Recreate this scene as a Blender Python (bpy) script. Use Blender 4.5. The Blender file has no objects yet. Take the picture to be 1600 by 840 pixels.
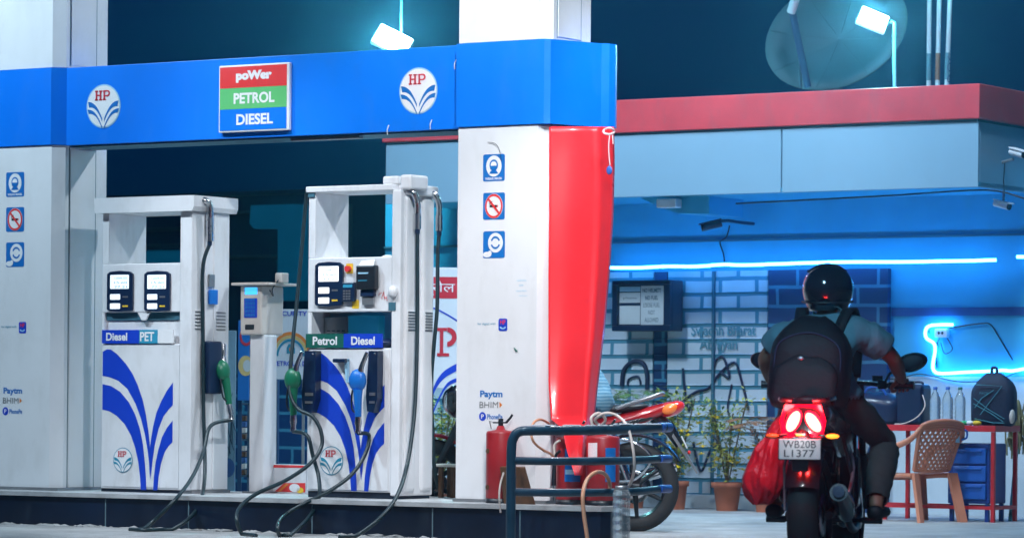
import bpy, bmesh, math, random
from mathutils import Vector, Matrix
random.seed(7)
R = math.radians
# ------------------------------------------------------------------ camera
F, CXP, HY, CH, ROLL = 5500.0, 800.0, 625.0, 0.87, 0.008   # focal length in photo pixels, horizon row, lens height
sc = bpy.context.scene
COL = sc.collection
cam = bpy.data.cameras.new('camera'); cam_o = bpy.data.objects.new('camera', cam); COL.objects.link(cam_o)
cam.sensor_width = 36; cam.lens = 36*F/1600; cam.shift_y = (HY-420)/1600; cam.clip_end = 600; cam.clip_start = 0.1
cam_o.location = (0, 0, CH)
cam_o.rotation_euler = (Matrix.Rotation(R(90), 4, 'X') @ Matrix.Rotation(ROLL, 4, 'Z')).to_euler()
cam.dof.use_dof = True; cam.dof.focus_distance = 22.6; cam.dof.aperture_fstop = 4.0
sc.camera = cam_o
# ------------------------------------------------------------------ world: last blue of dusk
w = bpy.data.worlds.new('World'); sc.world = w; w.use_nodes = True
nt = w.node_tree; bg = nt.nodes['Background']
sky = nt.nodes.new('ShaderNodeTexSky'); sky.sky_type = 'NISHITA'; sky.sun_disc = False
sky.sun_elevation = R(4); sky.sun_rotation = R(200); sky.air_density = 1.0; sky.dust_density = 0.2; sky.ozone_density = 4
tint = nt.nodes.new('ShaderNodeMix'); tint.data_type = 'RGBA'; tint.blend_type = 'MULTIPLY'; tint.inputs[0].default_value = 1
nt.links.new(sky.outputs[0], tint.inputs[6]); tint.inputs[7].default_value = (0.0, 0.17, .85, 1)
nt.links.new(tint.outputs[2], bg.inputs[0]); bg.inputs[1].default_value = 0.026
sc.view_settings.view_transform = 'Standard'; sc.view_settings.look = 'None'; sc.view_settings.exposure = -0.16; sc.view_settings.gamma = 1
sc.cycles.max_bounces = 6; sc.cycles.use_denoising = True; sc.cycles.caustics_reflective = False; sc.cycles.caustics_refractive = False
# ------------------------------------------------------------------ island / building frames
ANG = R(33)
U = Vector((math.cos(ANG), -math.sin(ANG), 0)); V = Vector((math.sin(ANG), math.cos(ANG), 0))
A0 = Vector((-3.47, 23.9, 0)); W0 = Vector((1.56, 28.6, 0))
def ray(px, py=HY):
    x = (px-CXP)+ROLL*(py-HY); y = (py-HY)-ROLL*(px-CXP)
    return Vector((x/F, 1, -y/F))
def atY(px, py, Y):
    d = ray(px, py)*Y; return Vector((d.x, Y, CH+d.z))
def onb(px, py, b, O=A0):            # photo point on the plane b = const of a frame -> (along, height)
    d = ray(px, py); t = (b+O.dot(V))/d.dot(V); p = d*t
    return ((p-O).dot(U), CH+d.z*t)
def ona(px, py, a, O=A0):            # photo point on the plane a = const (faces looking along U) -> (b, height)
    d = ray(px, py); t = (a+O.dot(U))/d.dot(U); p = d*t
    return ((p-O).dot(V), CH+d.z*t)
def fr(a, b, z=0, O=A0): return O+U*a+V*b+Vector((0, 0, z))
# ------------------------------------------------------------------ lights: lamps of the unseen forecourt roof, added fill spots, floodlights
def lamp(name, kind, loc, energy, col, size=.5, target=None, spot=None, blend=.6):
    l = bpy.data.lights.new(name, kind); l.energy = energy; l.color = col
    if kind == 'AREA': l.shape = 'DISK'; l.size = size
    elif kind == 'SPOT': l.shadow_soft_size = size; l.spot_size = R(spot); l.spot_blend = blend
    else: l.shadow_soft_size = size
    o = bpy.data.objects.new(name, l); COL.objects.link(o); o.location = loc
    if target is not None: o.rotation_euler = (Vector(target)-Vector(loc)).to_track_quat('-Z', 'Y').to_euler()
    return o
lamp('canopy_and_fill_lamp', 'SPOT', (.8, 14.5, 5.2), 1500, (1, .93, .92), .2, (.38, 21.2, 1.75), 17, .5)  # added frontal fill spot that brightens the red banner
COOL = (.84, .93, 1.0)
lamp('canopy_and_fill_lamp', 'SPOT', fr(5.6, -2.2, 5.0), 900, COOL, .10, fr(3.7, .4, 1.3), 62, .5)
lamp('canopy_and_fill_lamp', 'SPOT', fr(3.9, 2.9, 5.0), 560, COOL, .10, fr(1.6, .5, 1.0), 100)
lamp('canopy_and_fill_lamp', 'SPOT', fr(-.9, -3.1, 6.3), 1700, (.64, .85, 1), .2, fr(.3, .2, 1.3), 56, .5)
lamp('canopy_and_fill_lamp', 'SPOT', fr(2.0, -3.3, 6.3), 830, (.95, .95, 1), .2, fr(3.2, .2, 1.5), 54, .5)
lamp('canopy_and_fill_lamp', 'SPOT', fr(3.4, -3.5, 6.2, W0), 1500, (.55, .78, 1), .3, fr(1.5, -.6, .6, W0), 105)
lamp('canopy_and_fill_lamp', 'SPOT', fr(-.8, -5.0, 6.2, W0), 1500, (.62, .82, 1), .3, fr(-.5, 0, 1., W0), 72)
lamp('canopy_and_fill_lamp', 'SPOT', (-.6, 12.5, 5.2), 1100, (.35, .74, 1), .3, (1.6, 18, 1.1), 40)  # added blue fill spot for the rider's back, not a canopy fixture
lamp('canopy_and_fill_lamp', 'SPOT', (1.5, 20.2, 5.0), 520, (.85, .93, 1), .15, (.95, 23.6, .8), 46, .6)  # added fill spot lifting the parked motorcycle, its sitter and the plants
# ------------------------------------------------------------------ materials
MATS = {}
def mat(name, col, rough=.5, metal=0., var=.12, scale=5., bump=0., emit=None, estr=0., trans=0., alpha=1., coat=0., dirt=0., dirtcol=(.12,.11,.10), spec=.5, sheen=0):
    if name in MATS: return MATS[name]
    m = bpy.data.materials.new(name); m.use_nodes = True; n = m.node_tree.nodes; L = m.node_tree.links
    b = n['Principled BSDF']; b.inputs['Roughness'].default_value = rough; b.inputs['Metallic'].default_value = metal
    b.inputs['Specular IOR Level'].default_value = spec
    if coat: b.inputs['Coat Weight'].default_value = coat; b.inputs['Coat Roughness'].default_value = .08
    tc = n.new('ShaderNodeTexCoord')
    nz = n.new('ShaderNodeTexNoise'); nz.inputs['Scale'].default_value = scale; nz.inputs['Detail'].default_value = 6; nz.inputs['Roughness'].default_value = .6
    L.new(tc.outputs['Object'], nz.inputs['Vector'])
    rp = n.new('ShaderNodeValToRGB'); rp.color_ramp.elements[0].position = .3; rp.color_ramp.elements[1].position = .7
    lo = [max(0, c*(1-var)) for c in col]; hi = [min(1, c*(1+var)) for c in col]
    rp.color_ramp.elements[0].color = (*lo, 1); rp.color_ramp.elements[1].color = (*hi, 1)
    L.new(nz.outputs[0], rp.inputs[0]); out = rp.outputs[0]
    if dirt:
        mp = n.new('ShaderNodeMapping'); mp.inputs['Scale'].default_value = (5, 5, 2.0); L.new(tc.outputs['Object'], mp.inputs[0])
        n2 = n.new('ShaderNodeTexNoise'); n2.inputs['Scale'].default_value = 1.3; n2.inputs['Detail'].default_value = 9; n2.inputs['Roughness'].default_value = .7
        L.new(mp.outputs[0], n2.inputs['Vector'])
        r2 = n.new('ShaderNodeValToRGB'); r2.color_ramp.elements[0].position = .5; r2.color_ramp.elements[1].position = .74
        r2.color_ramp.elements[0].color = (0,0,0,1); r2.color_ramp.elements[1].color = (dirt,)*3+(1,)
        L.new(n2.outputs[0], r2.inputs[0])
        mx = n.new('ShaderNodeMix'); mx.data_type = 'RGBA'; L.new(r2.outputs[0], mx.inputs[0]); L.new(out, mx.inputs[6]); mx.inputs[7].default_value = (*dirtcol, 1)
        out = mx.outputs[2]
    L.new(out, b.inputs['Base Color'])
    r3 = n.new('ShaderNodeMapRange'); r3.inputs[3].default_value = max(.02, rough-.08); r3.inputs[4].default_value = min(1, rough+.1)
    L.new(nz.outputs[0], r3.inputs[0]); L.new(r3.outputs[0], b.inputs['Roughness'])
    if bump:
        n4 = n.new('ShaderNodeTexNoise'); n4.inputs['Scale'].default_value = scale*8; n4.inputs['Detail'].default_value = 5; L.new(tc.outputs['Object'], n4.inputs['Vector'])
        bp = n.new('ShaderNodeBump'); bp.inputs['Strength'].default_value = bump; bp.inputs['Distance'].default_value = .01
        L.new(n4.outputs[0], bp.inputs['Height']); L.new(bp.outputs[0], b.inputs['Normal'])
    if emit: b.inputs['Emission Color'].default_value = (*emit, 1); b.inputs['Emission Strength'].default_value = estr
    if trans: b.inputs['Transmission Weight'].default_value = trans
    if alpha < 1: b.inputs['Alpha'].default_value = alpha
    MATS[name] = m; return m
mat('white_panel', (.79,.80,.82), .38, var=.05, scale=1.3, dirt=.22, dirtcol=(.45,.43,.40))
mat('white_plain', (.84,.84,.85), .4, var=.03)
mat('white_body', (.78,.78,.80), .35, var=.05, scale=3, dirt=.36, dirtcol=(.38,.35,.31))
mat('brand_blue', (.0,.19,.85), .36, var=.08, scale=1.0, dirt=.12, dirtcol=(.1,.25,.7))
mat('blue_print', (.01,.055,.55), .35, var=.06)
mat('sign_blue', (.01,.16,.52), .35, var=.05)
mat('pale_blue', (.35,.62,.80), .4, var=.05)
mat('sign_red', (.80,.04,.04), .4, var=.05)
mat('logo_red', (.62,.03,.05), .4, var=.05)
mat('sign_green', (.12,.52,.17), .4, var=.05)
mat('dark_green', (.01,.12,.09), .4, var=.05)
mat('teal_logo', (.02,.27,.42), .4)
mat('black_plastic', (.012,.014,.02), .35, var=.2)
mat('navy_plastic', (.008,.02,.06), .3, var=.2)
mat('dark_void', (.006,.012,.03), .6, var=.2)
mat('grey_metal', (.35,.36,.38), .35, .7, var=.15)
mat('steel', (.6,.6,.62), .25, 1., var=.1)
mat('rubber', (.012,.02,.025), .38, var=.3, spec=.8)
mat('hose', (.005,.022,.030), .42, var=.3, spec=.6)
mat('green_handle', (.01,.16,.08), .35, var=.1)
mat('blue_handle', (.01,.17,.62), .35, var=.1)
mat('screen_white', (.7,.75,.8), .3, emit=(.80,.93,1), estr=1.0)
mat('screen_warm', (.7,.75,.8), .3, emit=(1,.95,.9), estr=1.15)
mat('screen_blue', (.05,.3,.8), .3, emit=(.05,.45,1), estr=1.6)
mat('cream', (.62,.57,.52), .5, var=.08, dirt=.3, dirtcol=(.3,.26,.22))
mat('yellow', (.85,.55,.03), .5)
mat('orange', (.85,.25,.03), .5)
mat('skin', (.36,.17,.10), .5, var=.1, bump=.05)
# ------------------------------------------------------------------ mesh builder
def cr(pts, n=8, closed=False):      # Catmull-Rom
    P = [Vector(p) for p in pts]; out = []
    N = len(P); rng = range(N if closed else N-1)
    for i in rng:
        g = (lambda k: P[k % N]) if closed else (lambda k: P[max(0, min(N-1, k))])
        p0, p1, p2, p3 = g(i-1), g(i), g(i+1), g(i+2)
        for j in range(n):
            t = j/n
            out.append(.5*((2*p1)+(p2-p0)*t+(2*p0-5*p1+4*p2-p3)*t*t+(3*p1-p0-3*p2+p3)*t**3))
    if not closed: out.append(P[-1])
    return out
_txt = {}
def text_mesh(s, off=0.0):
    k = (s, off)
    if k in _txt: return _txt[k]
    c = bpy.data.curves.new('t', 'FONT'); c.body = s; c.offset = off; c.resolution_u = 4; c.align_x = 'LEFT'
    o = bpy.data.objects.new('t', c); COL.objects.link(o)
    dg = bpy.context.evaluated_depsgraph_get(); m = bpy.data.meshes.new_from_object(o.evaluated_get(dg))
    vs = [v.co.xy.copy() for v in m.vertices]; fs = [tuple(p.vertices) for p in m.polygons]
    bpy.data.objects.remove(o); bpy.data.curves.remove(c); bpy.data.meshes.remove(m)
    if not vs: vs = [Vector((0,0)), Vector((1,0)), Vector((0,1))]; fs = []
    x0 = min(v.x for v in vs); x1 = max(v.x for v in vs); y0 = min(v.y for v in vs); y1 = max(v.y for v in vs)
    vs = [((v.x-x0)/(x1-x0), (v.y-y0)/max(1e-6, y1-y0)) for v in vs]
    _txt[k] = (vs, fs, (x1-x0)/max(1e-6, y1-y0)); return _txt[k]
class M:
    def __init__(s): s.v = []; s.f = []; s.m = []; s.s = []; s.mats = []; s.T = None
    def mi(s, m):
        if isinstance(m, str): m = MATS[m]
        if m not in s.mats: s.mats.append(m)
        return s.mats.index(m)
    def add(s, vs, fs, m, smooth=False):
        k = len(s.v); i = s.mi(m)
        s.v += [tuple(s.T @ Vector(v)) if s.T else tuple(v) for v in vs]
        for f in fs: s.f.append(tuple(k+q for q in f)); s.m.append(i); s.s.append(smooth)
        return s
    def box(s, x0, x1, y0, y1, z0, z1, m, bev=0, seg=2):
        if x0 > x1: x0, x1 = x1, x0
        if y0 > y1: y0, y1 = y1, y0
        if z0 > z1: z0, z1 = z1, z0
        if bev:
            bm = bmesh.new(); bmesh.ops.create_cube(bm, size=1)
            for v in bm.verts: v.co = Vector(((x0+x1)/2+v.co.x*(x1-x0), (y0+y1)/2+v.co.y*(y1-y0), (z0+z1)/2+v.co.z*(z1-z0)))
            bev = min(bev, .48*min(x1-x0, y1-y0, z1-z0))
            bmesh.ops.bevel(bm, geom=list(bm.edges), offset=bev, segments=seg, affect='EDGES', profile=.5)
            s.addbm(bm, m, False); return s
        vs = [(x, y, z) for z in (z0, z1) for y in (y0, y1) for x in (x0, x1)]
        return s.add(vs, [(0,2,3,1),(4,5,7,6),(0,1,5,4),(2,6,7,3),(0,4,6,2),(1,3,7,5)], m)
    def addbm(s, bm, m, smooth=True):
        bm.verts.index_update(); s.add([v.co for v in bm.verts], [tuple(v.index for v in f.verts) for f in bm.faces], m, smooth); bm.free(); return s
    def tube(s, path, r, m, n=10, closed=False, cap=True, sm=0):
        P = [Vector(p) for p in path]
        if sm:
            rr = r if isinstance(r, (list, tuple)) else None
            P = cr(P, sm, closed)
            if rr: r = [rr[min(len(rr)-1, i//sm)]*(1-(i%sm)/sm)+rr[min(len(rr)-1, i//sm+1)]*((i%sm)/sm) for i in range(len(P))]
        N = len(P); vs = []; fs = []; up = None
        for i in range(N):
            a = P[i-1] if (i or closed) else P[0]; b = P[(i+1) % N] if (i < N-1 or closed) else P[-1]
            t = (b-a)
            t = t.normalized() if t.length > 1e-9 else Vector((0,0,1))
            if up is None: up = t.orthogonal().normalized()
            up = (up-t*up.dot(t)); up = up.normalized() if up.length > 1e-6 else t.orthogonal().normalized()
            q = t.cross(up); ri = r[min(i, len(r)-1)] if isinstance(r, (list, tuple)) else r
            for j in range(n):
                an = 2*math.pi*j/n; vs.append(P[i]+(up*math.cos(an)+q*math.sin(an))*ri)
        for i in range(N if closed else N-1):
            for j in range(n):
                a = i*n+j; b = i*n+(j+1) % n; c = ((i+1) % N)*n+(j+1) % n; d = ((i+1) % N)*n+j
                fs.append((a, b, c, d))
        s.add(vs, fs, m, True)
        if cap and not closed:
            s.add(vs[:n], [tuple(range(n))[::-1]], m); s.add(vs[-n:], [tuple(range(n))], m)
        return s
    def cyl(s, p, q, r, m, n=16, r2=None): return s.tube([p, q], [r, r if r2 is None else r2], m, n)
    def lathe(s, prof, c, m, ax='Z', n=24, smooth=True):
        vs = []; fs = []; c = Vector(c)
        for (r, h) in prof:
            for j in range(n):
                a = 2*math.pi*j/n; x, y = r*math.cos(a), r*math.sin(a)
                vs.append(c+Vector({'Z': (x, y, h), 'X': (h, x, y), 'Y': (y, h, x)}[ax]))
        for i in range(len(prof)-1):
            for j in range(n): fs.append((i*n+j, i*n+(j+1) % n, (i+1)*n+(j+1) % n, (i+1)*n+j))
        return s.add(vs, fs, m, smooth)
    def ell(s, c, r, m, n=16, k=10, rot=None):
        vs = []; fs = []; c = Vector(c)
        for i in range(k+1):
            ph = math.pi*i/k
            for j in range(n):
                th = 2*math.pi*j/n; p = Vector((r[0]*math.sin(ph)*math.cos(th), r[1]*math.sin(ph)*math.sin(th), r[2]*math.cos(ph)))
                if rot: p = rot @ p
                vs.append(c+p)
        for i in range(k):
            for j in range(n): fs.append((i*n+j, (i+1)*n+j, (i+1)*n+(j+1) % n, i*n+(j+1) % n))
        return s.add(vs, fs, m, True)
    def prism(s, poly, d0, d1, m, ax='Y', smooth=False):   # polygon in the two other axes, extruded along ax
        f = {'Y': lambda p, d: (p[0], d, p[1]), 'X': lambda p, d: (d, p[0], p[1]), 'Z': lambda p, d: (p[0], p[1], d)}[ax]
        n = len(poly); vs = [f(p, d0) for p in poly]+[f(p, d1) for p in poly]
        s.add(vs, [tuple(range(n)), tuple(range(n, 2*n))[::-1]], m)
        s.add(vs, [(i, (i+1) % n, n+(i+1) % n, n+i) for i in range(n)], m, smooth); return s
    def flat(s, poly, y, m):         # face in plane y, looking to -y
        return s.add([(p[0], y, p[1]) for p in poly], [tuple(range(len(poly)))], m)
    def disc(s, cx, cz, rx, rz, y, m, n=28, ri=0, a0=0, a1=360):
        A = [R(a0+(a1-a0)*i/n) for i in range(n+1)]
        if ri:
            vs = [(cx+rx*math.cos(a), y, cz+rz*math.sin(a)) for a in A]+[(cx+rx*ri*math.cos(a), y, cz+rz*ri*math.sin(a)) for a in A]
            return s.add(vs, [(i, i+1, n+2+i, n+1+i) for i in range(n)], m)
        return s.flat([(cx+rx*math.cos(a), cz+rz*math.sin(a)) for a in A[:-1]], y, m)
    def rrect(s, x0, x1, z0, z1, rad, y, m):
        p = []
        for cx, cz, a in ((x1-rad, z1-rad, 0), (x0+rad, z1-rad, 90), (x0+rad, z0+rad, 180), (x1-rad, z0+rad, 270)):
            p += [(cx+rad*math.cos(R(a+t)), cz+rad*math.sin(R(a+t))) for t in (0, 30, 60, 90)]
        return s.flat(p, y, m)
    def text(s, t, x0, x1, z0, z1, y, m, off=.02, skew=0):
        vs, fs, asp = text_mesh(t, off)
        return s.add([(x0+v[0]*(x1-x0)+skew*v[1]*(z1-z0), y, z0+v[1]*(z1-z0)) for v in vs], fs, m)
    def build(s, name, parent=None, loc=None, rotz=None):
        me = bpy.data.meshes.new(name); me.from_pydata([tuple(v) for v in s.v], [], s.f)
        for m in s.mats: me.materials.append(m)
        for p, mi, sm in zip(me.polygons, s.m, s.s): p.material_index = mi; p.use_smooth = sm
        me.validate()
        o = bpy.data.objects.new(name, me); COL.objects.link(o)
        if parent: o.parent = parent
        if loc is not None: o.location = loc
        if rotz is not None: o.rotation_euler = (0, 0, rotz)
        return o
def tag(o, label=None, cat=None, group=None, kind=None):
    if label: o['label'] = label
    if cat: o['category'] = cat
    if group: o['group'] = group
    if kind: o['kind'] = kind
    return o
def thing(name, label, cat, loc=(0,0,0), rotz=0, group=None, scale=None):
    o = bpy.data.objects.new(name, None); o.empty_display_size = .2; COL.objects.link(o)
    o.location = loc; o.rotation_euler = (0, 0, rotz)
    if scale: o.scale = (scale,)*3
    return tag(o, label, cat, group)
def dup(root, loc, rotz, label=None):
    r = root.copy(); COL.objects.link(r); r.location = loc; r.rotation_euler = (0, 0, rotz)
    if label: r['label'] = label
    for ch in list(root.children):
        c = ch.copy(); COL.objects.link(c); c.parent = r
        for g in ch.children:
            d = g.copy(); COL.objects.link(d); d.parent = c
    return r
def skin(nodes, edges, sub=2, root=None):   # nodes {name:(co, r or (rx,ry))} -> mesh verts/faces grown by a Skin modifier
    names = list(nodes); me = bpy.data.meshes.new('sk')
    me.from_pydata([nodes[k][0] for k in names], [(names.index(a), names.index(b)) for a, b in edges], [])
    o = bpy.data.objects.new('sk', me); COL.objects.link(o)
    md = o.modifiers.new('s', 'SKIN'); md.use_smooth_shade = True; md.branch_smoothing = .4
    sv = me.skin_vertices[0].data
    for i, k in enumerate(names):
        r = nodes[k][1]; sv[i].radius = r if isinstance(r, tuple) else (r, r); sv[i].use_root = (k == (root or names[0]))
    ss = o.modifiers.new('u', 'SUBSURF'); ss.levels = sub; ss.render_levels = sub
    dg = bpy.context.evaluated_depsgraph_get(); m2 = bpy.data.meshes.new_from_object(o.evaluated_get(dg))
    vs = [v.co.copy() for v in m2.vertices]; fs = [tuple(p.vertices) for p in m2.polygons]
    bpy.data.objects.remove(o); bpy.data.meshes.remove(me); bpy.data.meshes.remove(m2)
    return vs, fs
# ------------------------------------------------------------------ emblem: disc, slab-serif letters, leaf bands
def emblem(m, cx, cz, r, y, band='sign_blue', letters='logo_red', e=.0015, white='white_plain', ring='pale_blue'):
    m.disc(cx, cz, r, r, y, ring, 40); m.disc(cx, cz, r*.94, r*.94, y-e, white, 40)
    def S(p): return [(cx+x*r, cz+z*r) for x, z in p]
    for k in (-1, 1):
        def leaf(x1, z1, x2, z2, t):
            up = []; lo = []
            for i in range(9):
                q = i/8; x = x1*(1-q)+.06*q; z = z1-(z1-z2)*(q**2.3)
                up.append((k*x, z)); lo.append((k*(x*.93-.0), z-t*(1-.35*q)))
            return up+lo[::-1]
        m.flat(S(leaf(.90, .22, 0, -.55, .26)), y-2*e, band)
        m.flat(S(leaf(.92, -.13, 0, -.92, .20)), y-2*e, band)
    def rc(x0, x1, z0, z1): m.flat(S([(x0, z0), (x1, z0), (x1, z1), (x0, z1)]), y-3*e, letters)
    zb, zt = .27, .72; t = .045
    for x in (-.40, -.16): rc(x-t, x+t, zb, zt); rc(x-.09, x+.09, zb, zb+.06); rc(x-.09, x+.09, zt-.06, zt)
    rc(-.36, -.20, .47, .53)
    rc(.06-t, .06+t, zb, zt); rc(-.03, .16, zb, zb+.06); rc(-.03, .0, zt-.06, zt); rc(.1, .25, zt-.06, zt); rc(.1, .25, .44, .50)
    m.disc(cx+.25*r, cz+.58*r, .14*r, .14*r, y-3*e, letters, 12, ri=.45, a0=-90, a1=90)
# ================================================================== THE SETTING
IH = .23     # island height
def brick_mat(name, brick, mortar, sx, sz, mort=.03, off=.5, var=.15):
    m = bpy.data.materials.new(name); m.use_nodes = True; n = m.node_tree.nodes; L = m.node_tree.links; b = n['Principled BSDF']
    tc = n.new('ShaderNodeTexCoord'); sp = n.new('ShaderNodeSeparateXYZ'); cb = n.new('ShaderNodeCombineXYZ')
    L.new(tc.outputs['Object'], sp.inputs[0]); L.new(sp.outputs['X'], cb.inputs['X']); L.new(sp.outputs['Z'], cb.inputs['Y'])
    # hand-painted courses: slightly wavy lines
    nz = n.new('ShaderNodeTexNoise'); nz.inputs['Scale'].default_value = 3; L.new(tc.outputs['Object'], nz.inputs['Vector'])
    ad = n.new('ShaderNodeVectorMath'); ad.operation = 'MULTIPLY_ADD'; L.new(nz.outputs['Color'], ad.inputs[0]); ad.inputs[1].default_value = (.03, .02, 0); L.new(cb.outputs[0], ad.inputs[2])
    bk = n.new('ShaderNodeTexBrick'); L.new(ad.outputs[0], bk.inputs['Vector'])
    bk.offset = off; bk.inputs['Scale'].default_value = 1; bk.inputs['Brick Width'].default_value = sx; bk.inputs['Row Height'].default_value = sz
    bk.inputs['Mortar Size'].default_value = mort; bk.inputs['Mortar Smooth'].default_value = .15; bk.inputs['Bias'].default_value = 0
    bk.inputs['Color1'].default_value = (*[c*(1-var) for c in brick], 1); bk.inputs['Color2'].default_value = (*[min(1, c*(1+var)) for c in brick], 1); bk.inputs['Mortar'].default_value = (*mortar, 1)
    n2 = n.new('ShaderNodeTexNoise'); n2.inputs['Scale'].default_value = 2.2; n2.inputs['Detail'].default_value = 8; L.new(tc.outputs['Object'], n2.inputs['Vector'])
    r2 = n.new('ShaderNodeMapRange'); r2.inputs[3].default_value = .65; r2.inputs[4].default_value = 1.2; L.new(n2.outputs[0], r2.inputs[0])
    hs = n.new('ShaderNodeHueSaturation'); L.new(r2.outputs[0], hs.inputs['Value']); L.new(bk.outputs['Color'], hs.inputs['Color']); L.new(hs.outputs[0], b.inputs['Base Color'])
    b.inputs['Roughness'].default_value = .55
    MATS[name] = m
brick_mat('painted_shutter', (.58,.66,.74), (.08,.28,.40), .34, .125, .018)
brick_mat('navy_brick', (.003,.035,.13), (.05,.22,.36), .36, .15, .014)
mat('asphalt', (.12,.12,.13), .55, var=.35, scale=1.2, bump=.35)
mat('concrete', (.36,.36,.36), .6, var=.3, scale=2.5, bump=.3, dirt=.5)
mat('edge_concrete', (.42,.43,.44), .6, var=.25, scale=6, bump=.2)
mat('navy_tile', (.003,.009,.028), .3, var=.5, scale=2, dirt=.12, dirtcol=(.10,.13,.16))
mat('grout', (.12,.20,.24), .7)
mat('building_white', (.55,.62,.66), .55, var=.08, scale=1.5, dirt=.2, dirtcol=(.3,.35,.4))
mat('building_led_tint', (.05,.42,.66), .5, var=.12, scale=1.5, dirt=.2, dirtcol=(.1,.3,.45))  # blue LED spill put into the colour of upper wall, soffit and duct
mat('building_panel', (.24,.40,.52), .4, var=.04, scale=1, dirt=.05)
mat('fascia_red', (.60,.05,.065), .45, var=.2, scale=1.5, dirt=.4, dirtcol=(.30,.10,.11))
mat('stripe_blue', (.03,.10,.30), .5)
mat('far_wall', (.010,.055,.14), .8, var=.4, scale=.5)
mat('far_ledge', (.04,.14,.20), .7)
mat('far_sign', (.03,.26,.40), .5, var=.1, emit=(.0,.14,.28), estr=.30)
# ground
g = M(); g.add([(-60,-5,0),(60,-5,0),(60,140,0),(-60,140,0)], [(0,1,2,3)], 'asphalt'); tag(g.build('ground'), kind='structure')
# paler concrete apron before the shop, and the forecourt strip under the pumps
g = M(); q = [fr(-9,-10.5,.008,W0), fr(14,-10.5,.008,W0), fr(14,0,.008,W0), fr(-9,0,.008,W0)]; g.add(q, [(0,1,2,3)], 'concrete'); tag(g.build('pavement'), kind='structure')
g = M(); q = [fr(-9,-1.6,.004), fr(4.2,-1.6,.004), fr(4.2,2.2,.004), fr(-9,2.2,.004)]; g.add(q, [(0,1,2,3)], 'concrete'); tag(g.build('forecourt'), kind='structure')
# island kerb with a rounded end
AE = onb(953, 795, .08)[0]
def island_poly(o, a1=AE):
    return [(-7, -o), (a1-.10, -o), (a1-.03+o*.5, .02-o*.5), (a1+o, .09), (a1-.02+o, .20), (a1-.30+o, .70), (a1-.60, 1.15+o), (-7, 1.15+o)]
isl = M(); isl.prism(island_poly(0), 0, IH-.03, 'navy_tile', 'Z'); isl.prism(island_poly(.018), IH-.028, IH, 'edge_concrete', 'Z')
for a in (-6.1, -4.3, -2.6, .92, 1.62, 2.62, 3.55, 4.2): isl.box(a, a+.008, -.0025, .1, .01, IH-.035, 'grout')
io = isl.build('pump_island', loc=A0, rotz=-ANG); tag(io, kind='structure')
# crumbling mortar along the foot of the island
random.seed(3)
rb = M()
for i in range(230):
    a = random.uniform(-2.5, 3.6); r = random.uniform(.008, .03)*(1.5 if random.random() < .12 else 1)
    b_ = -random.uniform(0, .07)
    bm = bmesh.new(); bmesh.ops.create_icosphere(bm, subdivisions=1, radius=r)
    for v in bm.verts: v.co = Vector((v.co.x*random.uniform(.8, 2.6)+a, v.co.y*random.uniform(.7, 1.2)+b_, max(.0, v.co.z*random.uniform(.4, .8))+.003))
    rb.addbm(bm, 'concrete', False)
tag(rb.build('rubble', loc=A0, rotz=-ANG), kind='stuff', label='broken mortar crumbs along the foot of the dark pump island', cat='rubble')

# ------------------------------------------------------------------ the shop
def wl(px, py, b=0): return onb(px, py, b, W0)
shop = thing('shop_building', 'single storey station shop with red fascia and pale blue panels over a painted shutter', 'building', W0, -ANG)
Hs = wl(1245, 302)[1]; OV = -1.05
xs0, xs1, xs2 = onb(600, 600, 0, W0)[0], wl(1205, 600)[0], wl(1391, 600)[0]
xr = 6.5
wm = M(); zd = wl(1450, 588)[1]; wm.box(xs0, xr, 0, 3.0, 0, zd, 'building_white'); wm.box(xs0, xr, .002, 3.0, zd+.001, Hs+.2, 'building_led_tint'); wm.build('wall', shop)
zs = wl(1080, 424)[1]      # shutter head
pl = M(); pl.box(xs0, xs1, -.05, -.001, 0, .12, 'building_white', .01); pl.build('plinth', shop)
xe = wl(1200, 600)[0]; xm = wl(1117, 600)[0]; xd0, xd1 = wl(1023, 600)[0], wl(1043, 600)[0]
for (p, q, nm) in ((xs0, xd0-.01, 'painted_shutter'), (xd0, xd1, 'navy_brick'), (xd1+.01, xm-.012, 'painted_shutter'), (xm+.012, xe, 'painted_shutter')):
    s_ = M(); z = .13
    s_.box(p, q, -.02, -.004, .12, zs, nm)
    k = 0
    while z < zs-.05:
        s_.tube([(p, -.022, z), (q, -.022, z)], .0065, nm, 6); z += .125
    s_.build('shutter', shop)
gm = M(); gm.box(xm-.012, xm+.012, -.045, -.0, .12, zs, 'far_ledge', .003); gm.build('guide_rail', shop)
# painted lettering and scrawls on the shutter
dm = M()
c = [wl(1087, 522)[0], wl(1184, 522)[0], wl(0, 522)[1]]
z1 = wl(1130, 507)[1]; z2 = wl(1130, 524)[1]; z3 = wl(1130, 545)[1]
mat('stencil', (.10,.28,.36), .6); mat('scrawl', (.01,.02,.06), .6)
dm.text('Swachh Bharat', wl(1083, 520)[0], wl(1184, 520)[0], z2, z1, -.032, 'stencil'); dm.text('Abhiyan', wl(1096, 530)[0], wl(1155, 530)[0], z3-.03, z2-.02, -.032, 'stencil')
dm.build('stencilled_lettering', shop)
def scr(pts, r=.011): dm = M(); dm.tube([(wl(x, y)[0], -.031, wl(x, y)[1]) for x, y in pts], r, 'scrawl', 6, sm=5); dm.build('graffiti', shop)
scr([(1068, 628), (1090, 612), (1110, 606), (1126, 585), (1150, 566), (1160, 590), (1168, 620), (1172, 640)])
scr([(1118, 575), (1122, 562), (1132, 558), (1138, 570), (1142, 590), (1128, 580)])
scr([(1070, 575), (1072, 600), (1078, 640), (1085, 625)]); scr([(1086, 690), (1098, 735), (1112, 705), (1124, 690), (1118, 680)])
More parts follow.
